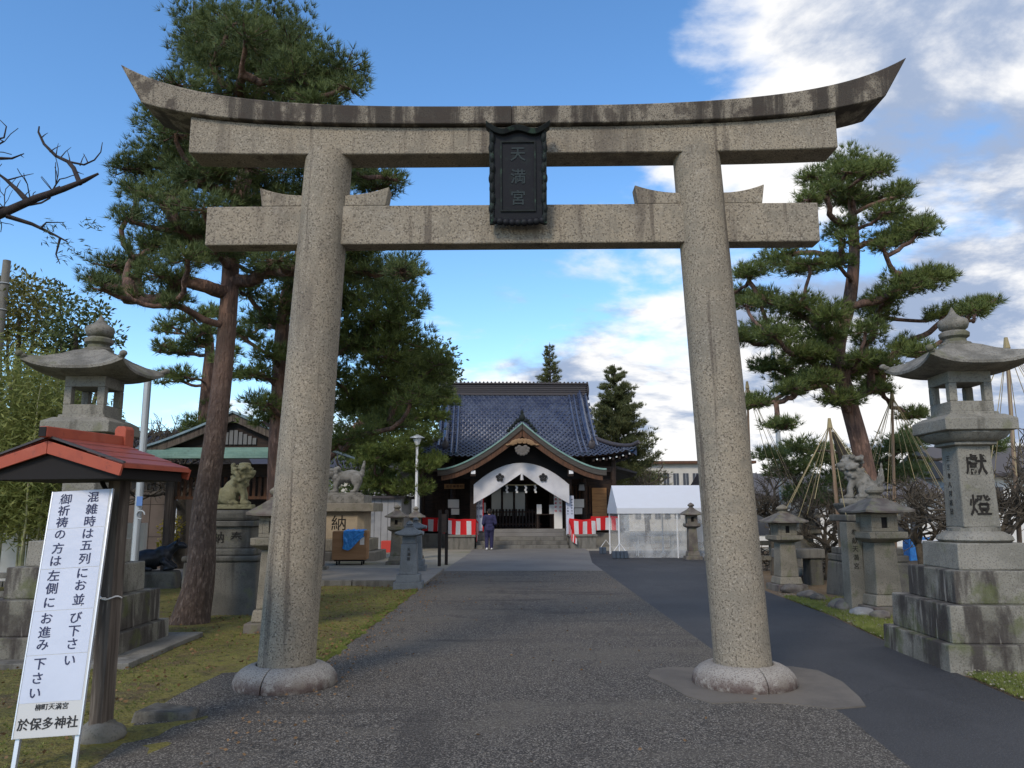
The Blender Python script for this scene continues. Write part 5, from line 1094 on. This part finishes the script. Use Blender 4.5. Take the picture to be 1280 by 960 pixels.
# bamboo grove at the left edge
rng = np.random.default_rng(51)
for i in range(30):
    u = rng.uniform(-120, 66); Y = rng.uniform(13.0, 16.5); x = at(u, 690, Y).x; h = rng.uniform(3.2, 4.6); ln = rng.normal() * .25
    t = thing('bamboo', 'slender yellow-green bamboo cane in the grove behind the left lantern', 'bamboo', (x, Y, 0), 0, 'bamboo canes in the left grove')
    pts = [(ln * (k / 8) ** 2, .1 * rng.normal() * (k / 8) ** 2, h * k / 8) for k in range(9)]; pts[0] = (0, 0, -.05)
    MB().tube(pts, [.024 - .019 * k / 8 for k in range(9)], 6).build('culm', bamboo_s, t, smooth=60)
    n = 1300; tt = rng.uniform(.34, 1.04, n); P = np.array(pts); C = np.stack([np.interp(tt * h, P[:, 2], P[:, k]) for k in range(2)] + [tt * h], 1) + rng.normal(size=(n, 3)) * np.array([.34, .34, .12])
    V, F = leaves(C, rng.normal(size=(n, 3)) * np.array([1, 1, .4]) + np.array([0, 0, -.55]), .16, .030); np_mesh('leaves', V, F, bamboo_m, t)
# bare trees
def bare(label, base, start, dirs, seed, depth=5, l0=1.2, r0=.1, m_=bark_grey, up=.25, name='bare_tree', group='bare plum trees', spread=.75, sh_=.74, trunk_pts=None):
    rr = random.Random(seed); t = thing(name, label, 'tree', base, 0, group); B = Vector(base); tw = MB(); big = MB()
    def grow(p, d, ln, r, k):
        pts = [p]; dd = d.copy()
        for q in range(3):
            dd = (dd + Vector((rr.gauss(0, .2), rr.gauss(0, .2), rr.gauss(0, .2) + up * .12))).normalized(); pts.append(pts[-1] + dd * ln / 3)
        (big if r > .02 else tw).tube(pts, [r, r * .9, r * .8, r * .68], 7 if r > .02 else 4, cap=False)
        if k == 0: return
        for q in range(3):
            s = rr.choice((1, 2, 3)) if q else 3; nd_ = (dd + Vector((rr.gauss(0, spread), rr.gauss(0, spread), rr.gauss(0, spread * .7) + up))).normalized()
            grow(pts[s], nd_, ln * rr.uniform(.58, .9) * sh_ / .74, r * (.62 if q else .72), k - 1)
    if trunk_pts: big.tube([Vector(p) - B for p in trunk_pts[0]], trunk_pts[1], 10)
    for (p, d) in dirs: grow(Vector(p) - B, Vector(d).normalized(), l0, r0, depth)
    big.build('trunk', m_, t, smooth=60); tw.build('twigs', m_, t, smooth=0)['kind'] = 'stuff'
    return t
def plum(label, x, y, seed, h=.9, s=1.):
    s *= .72; bare(label, (x, y, 0), None, [((x, y, h), (.6, .1, .8)), ((x, y, h), (-.6, -.2, .7)), ((x, y, h * .9), (0, .4, .8)), ((x + .02, y, h * .8), (.2, -.6, .6))], seed, 5, .75 * s, .07 * s, trunk_pts=([(x, y, -.1), (x + .05, y, h * .5), (x, y, h)], [.15 * s, .12 * s, .10 * s]))
plum('bare plum tree with tangled twigs just right of the right gate post', 6.3, 19.6, 61, 1.1)
plum('bare plum tree tangled behind the tall right lantern', 7.9, 13.2, 62, 1.0, 1.1)
plum('bare plum tree between the right lion and the tall right lantern', 8.2, 16.2, 63, .9)
plum('bare plum tree at the far right edge beyond the tall lantern', 10.0, 15.0, 64, 1.0, 1.2)
plum('bare plum tree behind the white tent', 6.0, 37, 65, 1.4, 1.5)
plum('bare plum tree with straw ropes around it behind the brownish lantern', 7.0, 18.0, 66, .8)
plum('bare tree behind the utility pipe near the small green roofed hall', -9.4, 21.5, 67, 2.0, 1.6)
# tree off to the left whose bough reaches into the sky
bb = []
Yb = 8.6
bough = [at(-170, 330, Yb), at(-60, 292, Yb), at(0, 268, Yb), at(45, 248, Yb), at(80, 236, Yb), at(105, 226, Yb), at(123, 217, Yb)]
ct_ = bare('bare cherry tree whose dark bough reaches over the left lantern', (-8.3, 8.8, 0), None, [(at(-20, 275, Yb), (.5, .2, .8)), (at(-60, 292, Yb), (.3, -.2, .9))], 71, 3, .55, .022, group='cherry trees', name='cherry_tree',
    m_=bark_dark, trunk_pts=([(-8.3, 8.8, -.1), (-8.2, 8.7, 1.5), (-7.9, 8.6, 3.2), tuple(at(-170, 330, Yb))], [.26, .22, .17, .10]))
Bc = Vector((-8.3, 8.8, 0))
MB().tube([p - Bc for p in bough], [.075, .06, .054, .045, .036, .028, .014], 10).build('limb', bark_dark, ct_, smooth=60)
def limb_px(lst, r): MB().tube([at(u, v, Yb + dy) - Bc for u, v, dy in lst], [r * (1 - .7 * i / (len(lst) - 1)) for i in range(len(lst))], 6).build('limb', bark_dark, ct_, smooth=60)
limb_px([(100, 230, 0), (92, 210, .05), (85, 202, .1), (70, 195, .12), (55, 180, .2), (48, 165, .2), (49, 158, .2)], .03)
limb_px([(85, 202, .1), (105, 206, .1), (118, 200, .1), (126, 190, .15), (128, 178, .2)], .014)
limb_px([(35, 252, 0), (22, 238, .05), (8, 225, .1), (-5, 215, .1)], .035)
limb_px([(8, 270, 0), (40, 280, .1), (65, 292, .2), (84, 302, .2)], .03); limb_px([(75, 298, .2), (70, 318, .2), (75, 330, .2)], .016); limb_px([(50, 286, .1), (58, 278, .2), (80, 278, .2)], .014)
limb_px([(58, 246, 0), (62, 240, 0), (75, 233, 0)], .035); limb_px([(0, 198, .2), (15, 198, .2), (30, 192, .2)], .02); limb_px([(-8, 175, .2), (5, 172, .2), (8, 158, .2), (0, 150, .2)], .014); limb_px([(10, 225, .1), (28, 220, .1), (42, 217, .1)], .010)
for (u, v, du, dv) in ((70, 195, 3, -16), (62, 190, 14, -8), (75, 198, 14, -14), (88, 204, -4, -16), (100, 207, 6, -14), (110, 204, -6, -12), (52, 172, 8, -6), (20, 237, 6, -12), (30, 246, 8, -8), (25, 193, 5, 4), (95, 214, 10, 4)): limb_px([(u, v, .1), (u + du * .5, v + dv * .6, .12), (u + du, v + dv, .12)], .008)
# fine bamboo-like leaf spray hanging from the bough
rng = np.random.default_rng(72); C = []
for k in range(36):
    u0, v0 = rng.uniform(45, 120), rng.uniform(272, 332)
    for q in range(5): C.append(at(u0 + 2.5 * q, v0 + 1.5 * q + rng.normal() * 2, Yb + rng.normal() * .25) - Bc)
C = np.array(C); V, F = leaves(C, rng.normal(size=(len(C), 3)) * .4 + np.array([.6, 0, -.25]), .085, .014); stuff(np_mesh('leaf_spray', V, F, leafm('dark_spray', (.04, .06, .03), (.03, .045, .025), (.06, .08, .03)), ct_))
# ------------------------------------------------------------------ rope-tied winter supports
def ropes(label, top, foot, ring_z, R, n, seed, off=(0, 0)):
    t = thing('rope_support', label, 'rope support', (foot[0], foot[1], 0), 0, 'winter rope supports over the plum trees'); B = Vector((foot[0], foot[1], 0)); rr = random.Random(seed)
    MB().tube([Vector((foot[0], foot[1], -.05)) - B, (Vector(foot) + Vector(top)) / 2 - B, Vector(top) - B], [.042, .038, .03], 8).build('pole', pole_wd, t)
    m = MB(); m.tube([Vector(top) - B + Vector((0, 0, -.08)), Vector(top) - B + Vector((0, 0, .12))], [.06, .03], 8); m.build('straw_topknot', straw, t)
    for k in range(n):
        a = 2 * PI * k / n + rr.uniform(-.15, .15); r = R * rr.uniform(.8, 1.1); e = Vector((top[0] + off[0] + r * math.cos(a), top[1] + off[1] + r * math.sin(a), ring_z + rr.uniform(-.25, .3)))
        MB().tube([Vector(top) - B, e - B], .0075, 4).build('rope', straw, t, smooth=0)
tp = at(1037, 530, 15.6); ft = at(1054, 712, 15.6); ropes('rope support over the brownish lantern, straw ropes fanning from its log pole', tuple(tp), (ft.x, 15.6, 0), 1.55, 1.05, 11, 81)
tp = at(1115, 495, 18.5); ft = at(1118, 700, 18.5); ropes('rope support fanning straw ropes behind the right lion', tuple(tp), (ft.x, 18.5, 0), 1.7, 1.3, 14, 82)
tp = at(1258, 430, 13.6); ft = at(1278, 740, 13.6); ropes('rope support with tall log pole right of the tall lantern', tuple(tp), (ft.x, 13.6, 0), 2.2, 1.2, 12, 83)
tp = at(934, 482, 21); ft = at(940, 690, 21); ropes('slim rope support just beyond the right gate post', tuple(tp), (ft.x, 21, 0), 2.2, 1.2, 9, 84)
# ------------------------------------------------------------------ small hall at the left
ha = thing('small_hall', 'small dark timber hall with green copper gable roof behind the leaning pine', 'hall', (-6.75, 18.2, 0), math.radians(1))
for x in (-1.45, 1.45):
    for y in (0, 2.8): MB().box(x - .10, x + .10, y - .10, y + .10, .15, 2.75).build('post', wood_post, ha, smooth=0, bevel=.01); MB().box(x - .2, x + .2, y - .2, y + .2, -.05, .149).build('post_stone', concrete, ha, smooth=0, bevel=.02)
MB().box(-1.9, 1.9, -.12, .12, 2.40, 2.70).build('beam', wood_dk, ha, smooth=0); MB().box(-1.34, 1.34, 2.7, 2.8, .0, 2.7).build('back_wall', wood_dk, ha, smooth=0)
for i in range(20): MB().box(-1.3 + .135 * i, -1.24 + .135 * i, -.03, .03, 1.95, 2.40).build('lattice_bar', wood_md, ha, smooth=0)
MB().box(-1.34, 1.34, -.04, .04, 1.88, 1.95).build('rail', wood_md, ha, smooth=0)
for i in range(5):                                        # front pent roof of copper strips
    z0, y0_ = 2.78 + .062 * i, -.95 + .17 * i; MB().box(-2.15, 2.15, y0_, y0_ + .19, z0, z0 + .05).build('copper_strip', copper, ha, smooth=0, bevel=.006)
for sg in (-1, 1):
    NSg = 12
    def gz(s): return 3.08 + .86 * (1 - s) ** 1.2
    for nm, mm, o0, o1, ya, yb in (('roof', copper_b, .0, -.05, -.35, 3.2), ('gable_trim', wood_post, -.051, -.24, -.30, -.22)):
        r_ = [[(sg * (2.2 * s + .005), ya, gz(s) + o0), (sg * (2.2 * s + .005), yb, gz(s) + o0), (sg * (2.2 * s + .005), yb, gz(s) + o1), (sg * (2.2 * s + .005), ya, gz(s) + o1)] for s in [k / NSg for k in range(NSg + 1)]]
        fix_normals(MB().loft(r_).build(nm, mm, ha, smooth=30))
MB().add([(-2.0, -.1, 2.98), (2.0, -.1, 2.98), (0, -.1, 3.80)], [(0, 1, 2)]).build('gable_wall', wood_dk, ha, smooth=0)
for i in range(10): x = -.55 + .11 * i; MB().box(x, x + .085, -.14, -.11, 3.16, 3.16 + .36 * (1 - abs(x + .05) / .85)).build('gable_slat', mat('grey_slat%d' % i, (.16, .165, .17), .8), ha, smooth=0)
# taupe house wall with white downpipe, dark tile roof
ho = thing('house', 'taupe panelled house with dark tiled roof and white downpipes left of the small hall', 'house', (-13.0, 22.0, 0))
MB().box(-2.6, 3.4, 0, 5, -.05, 2.75).build('wall', wall_br, ho, smooth=0)
for x in (-1.2, .2, 1.6, 2.5): MB().box(x - .008, x + .008, -.006, 0.02, 0, 2.74).build('panel_joint', wood_dk, ho, smooth=0)
for z in (.9, 1.8): MB().box(-2.6, 3.4, -.005, .02, z - .008, z + .008).build('panel_joint', wood_dk, ho, smooth=0)
for x in (1.15, 3.32): MB().tube([(x, -.07, 0), (x, -.07, 2.7)], .045, 8).build('downpipe', white_paint, ho)
m = MB(); m.loft([[(x, -.5, 2.72), (x, 2.5, 4.1), (x, 5.5, 2.72), (x, 5.5, 2.6), (x, -.5, 2.6)] for x in (-3.0, 3.8)]); fix_normals(m.build('roof', tile_dk, ho, smooth=0))
for i in range(26): x = -2.95 + .26 * i; MB().tube([(x, -.52, 2.74), (x, 2.5, 4.13)], .06, 6).build('tile_roll', tile_dk, ho)
MB().box(.5, 1.0, -.03, .01, 1.3, 2.0).build('window', glass_dk, ho, smooth=0)
gw = MB().box(-30, -8.3, 17.2, 17.35, -.05, 1.35).build('garden_wall', wall_wh, smooth=0); tag(gw, 'white garden wall behind the bamboo canes', 'wall')
cf_ = thing('stone_fence', 'low stone rail fence in front of the bamboo', 'fence', (-9.6, 11.8, 0))
for k in range(4): MB().box(-1.5 + 1. * k, -1.35 + 1. * k, -.07, .07, -.05, .75).build('post', concrete, cf_, smooth=0, bevel=.01)
for z in (.35, .62): MB().box(-1.8, 2.0, -.045, .045, z, z + .08).build('rail', concrete, cf_, smooth=0, bevel=.008)
# grey shed and red barrier stuff left of the shrine
sd_ = thing('storage_shed', 'grey clad shed with sloping handrails left of the shrine', 'shed', (-7.2, 31.5, 0)); MB().box(-.9, 2.4, 0, 3, -.05, 2.1).build('wall', wall_gr, sd_, smooth=0); MB().box(-1.1, 2.6, -.2, 3.2, 2.101, 2.2).build('roof', tile_dk, sd_, smooth=0)
for i in range(12): MB().box(-.85 + .27 * i, -.84 + .27 * i, -.01, -.001, 0, 2.1).build('panel_joint', black_rub, sd_, smooth=0)
for k in (0, .25): MB().tube([(.2, -.3, .9 + k), (1.2, -.3, 1.5 + k)], .02, 6).build('handrail', black_rub, sd_)
ww = mat('far_red', (.45, .05, .04), .6)
o = MB().box(-.35, .35, -.2, .2, 0, .45).build('body', ww, thing('red_crate', 'small red crate by the grey shed', 'crate', (-5.05, 30.6, .0)), smooth=0, bevel=.02)
# background office block, houses on the right
ob = thing('office_block', 'cream two storey block with a row of dark windows beyond the tent', 'building', (0, 62, 0))
x0, x1 = at(785, 600, 62).x, at(940, 600, 62).x; zt = at(820, 580, 62).z
MB().box(x0, x1, 0, 10, -.1, zt).build('wall', wall_cr, ob, smooth=0); MB().box(x0 - .3, x1 + .3, -.4, 10.3, zt + .001, zt + .22).build('parapet', wood_md, ob, smooth=0)
for i in range(13):
    for z0, z1 in ((zt - 1.95, zt - .75), (.9, 2.2)):
        x = x0 + .5 + i * .78; f_ = MB().box(x, x + .44, -.06, -.001, z0, z1).build('window', glass_dk, ob, smooth=0); MB().box(x + .2, x + .24, -.09, -.061, z0, z1).build('mullion', wall_gr, f_, smooth=0)
def far_house(label, x, y, w_, h, rh, wall_m, rot=0.):
    t = thing('house', label, 'house', (x, y, 0), rot, 'houses beyond the shrine grounds')
    MB().box(-w_ / 2, w_ / 2, 0, 6, -.1, h).build('wall', wall_m, t, smooth=0)
    m = MB(); m.loft([[(xx, -.6, h), (xx, 3, h + rh), (xx, 6.6, h), (xx, 6.6, h - .15), (xx, -.6, h - .15)] for xx in (-w_ / 2 - .5, w_ / 2 + .5)]); fix_normals(m.build('roof', tile_dk, t, smooth=0))
    for k in range(int(w_ / 2.2)): xx = -w_ / 2 + .7 + 2.2 * k; f_ = MB().box(xx, xx + 1.1, -.05, .01, h - 1.7, h - .6).build('window', glass_dk, t, smooth=0); MB().box(xx + .52, xx + .58, -.08, -.051, h - 1.7, h - .6).build('mullion', grey_pl, f_, smooth=0)
far_house('white walled house behind the plum trees right of the gate', 13.5, 34, 9, 2.2, 1.1, wall_wh)
far_house('white house at the far right beyond the rope supports', 25, 36, 9, 3.2, 1.5, wall_wh)
far_house('cream house beyond the right edge trees', 39, 44, 11, 4.8, 1.8, wall_cr)
far_house('grey house far left behind the bamboo', -30, 40, 11, 4.8, 1.8, wall_gr)
far_house('cream house behind the small hall', -15, 48, 9, 4.2, 1.6, wall_cr)
far_house('grey house half hidden behind the shrine at the left', -9.5, 58, 9, 4.8, 1.8, wall_gr)
for x, y, m_, lb, s in ((12.6, 25.0, blue_tarp, 'blue tarpaulin covered heap beyond the plum trees', .38), (10.2, 19.0, white_paint, 'white utility cabinet seen under the plum branches', .45)):
    o = MB().frus(s, s * .7, -.05, s * .9, s * .6, s * 1.9).build('cabinet' if m_ is white_paint else 'covered_heap', m_, smooth=0, bevel=.04, loc=(x, y, 0)); tag(o, lb, 'cabinet' if m_ is white_paint else 'heap')
# heaps of cut brushwood and low stone bench on the right
rng = np.random.default_rng(91)
bh = thing('brushwood_heap', 'brown heap of cut brushwood behind the rope-tied plum tree', 'brushwood', (7.9, 20.8, 0)); m = MB()
for k in range(420):
    a = rng.uniform(0, 2 * PI); r = rng.uniform(0, 1) ** .5; p = Vector((1.7 * r * math.cos(a), .6 * r * math.sin(a), rng.uniform(.0, 1.05) * (1 - .5 * r))); d = Vector((rng.normal() * .5, rng.normal() * .4, rng.normal() * .3)); m.tube([p - d * .5, p + Vector((0, 0, .05)), p + d * .5], [.012, .01, .006], 3, cap=False)
m.build('twigs', bark_grey, bh, smooth=0)['kind'] = 'stuff'
st_ = thing('stone_bench', 'low grey stone slab bench behind the brownish lantern', 'bench', (6.1, 17.3, 0), .1); MB().box(-.5, .5, -.25, .25, .55, .75).build('slab', concrete, st_, smooth=0, bevel=.02)
for x in (-.32, .32): MB().box(x - .14, x + .14, -.2, .2, -.05, .549).build('support', dstone, st_, smooth=0, bevel=.03)
fe = thing('stone_fence', 'low pale stone fence right of the right gate post', 'fence', (5.75, 20.4, 0), .1)
for k in range(5): MB().box(-.9 + .55 * k, -.75 + .55 * k, -.07, .07, -.05, .85).build('post', pstone, fe, smooth=0, bevel=.01)
for z in (.3, .68): MB().box(-1.0, 1.6, -.05, .05, z, z + .12).build('rail', pstone, fe, smooth=0, bevel=.01)
# far wood closing the horizon (one mass)
C = []; 
for k in range(9000):
    x = rng.uniform(-140, 150); y = rng.uniform(72, 95); h = 2.6 + 1.5 * math.sin(x * .11) + 1.0 * math.sin(x * .37 + 1); C.append((x, y, rng.uniform(0, max(.8, h))))
C = np.array(C); V, F = leaves(C, rng.normal(size=(len(C), 3)), 1.1, .6); o = np_mesh('far_wood', V, F, broad_m); stuff(o); o['label'] = 'low far-off wood along the horizon'; o['category'] = 'wood'
# grass beside the lane and weeds on the moss
def grass(name, label, poly_fn, n, h, seed):
    global rng
    rng = np.random.default_rng(seed); P = poly_fn(n); C = np.column_stack([P, np.full(len(P), .01)])
    V, F = needles(C, np.tile([0, 0, 1.], (len(C), 1)), 5, h, .008, .7); o = np_mesh(name, V, F, grass_m); stuff(o); o['label'] = label; o['category'] = 'grass'
def lane_edge(y): return np.interp(y, [5.5, 6.76, 8.3, 9.66, 11.96, 14.9, 18], [4.1, 4.18, 4.3, 4.42, 4.67, 4.8, 5.0])
def gA(n): y = rng.uniform(9.6, 14.6, n); return np.column_stack([lane_edge(y) + .04 + np.abs(rng.normal(size=n)) * .26 * (1 + .6 * np.sin(y * 2.3)), y])
def gB(n): y = rng.uniform(5.6, 7.85, n); return np.column_stack([lane_edge(y) + .05 + np.abs(rng.normal(size=n)) * .5, y])
grass('lane_grass', 'short green grass along the lane edge', gA, 3200, .065, 95); grass('lane_grass', 'short grass before the tall right lantern', gB, 3000, .055, 96)
def gC(n):
    y = rng.uniform(5.0, 16.8, n); x = -2.12 - np.abs(rng.normal(size=n)) * 2.2 - np.where(y < 8.4, 1.0, 0); return np.column_stack([x, y])
grass('moss_tufts', 'tiny tufts and sprigs scattered on the moss', gC, 5000, .028, 97)
# dead leaves and pebbles
def litter(name, label, fn, n, m_, s, seed):
    global rng
    rng = np.random.default_rng(seed); P = fn(n); C = np.column_stack([P, np.full(len(P), .04)]); V, F = leaves(C, rng.normal(size=(n, 3)) * np.array([1, 1, .15]), s, s * .6); o = np_mesh(name, V, F, m_); stuff(o); o['label'] = label; o['category'] = 'leaves'
litter('fallen_leaves', 'brown fallen leaves on the moss', gC, 1300, mat('dead_leaf', (.19, .115, .055), .9, [('n', 3, .4, .6, (.10, .06, .03), .8)]), .045, 98)

def gD(n):
    y = rng.uniform(8.3, 16.8, n); return np.column_stack([-2.06 - np.abs(rng.normal(size=n)) * .07 + .03 * np.sin(y * 5) + .02 * np.sin(y * 17), y])
grass('edge_moss', 'ragged moss fringe along the left path edge', gD, 3500, .03, 99)
def gE(n):
    y = rng.uniform(4.9, 20, n); return np.column_stack([np.where(rng.random(n) < .75, -2.0 + np.abs(rng.normal(size=n)) * .35 - .15, rng.uniform(-2, 2.1, n)), y])
litter('pine_needle_litter', 'brown pine needles and leaf bits blown onto the path', gE, 700, mat('needle_litter', (.17, .105, .055), .9), .035, 100)
def gF(n):
    y = rng.uniform(5.6, 15, n); return np.column_stack([lane_edge(y) + .02 + np.abs(rng.normal(size=n)) * .35, y])
litter('lane_grit', 'grey grit and leaf bits along the lane edge', gF, 1500, mat('grit', (.24, .22, .18), .95), .028, 101)
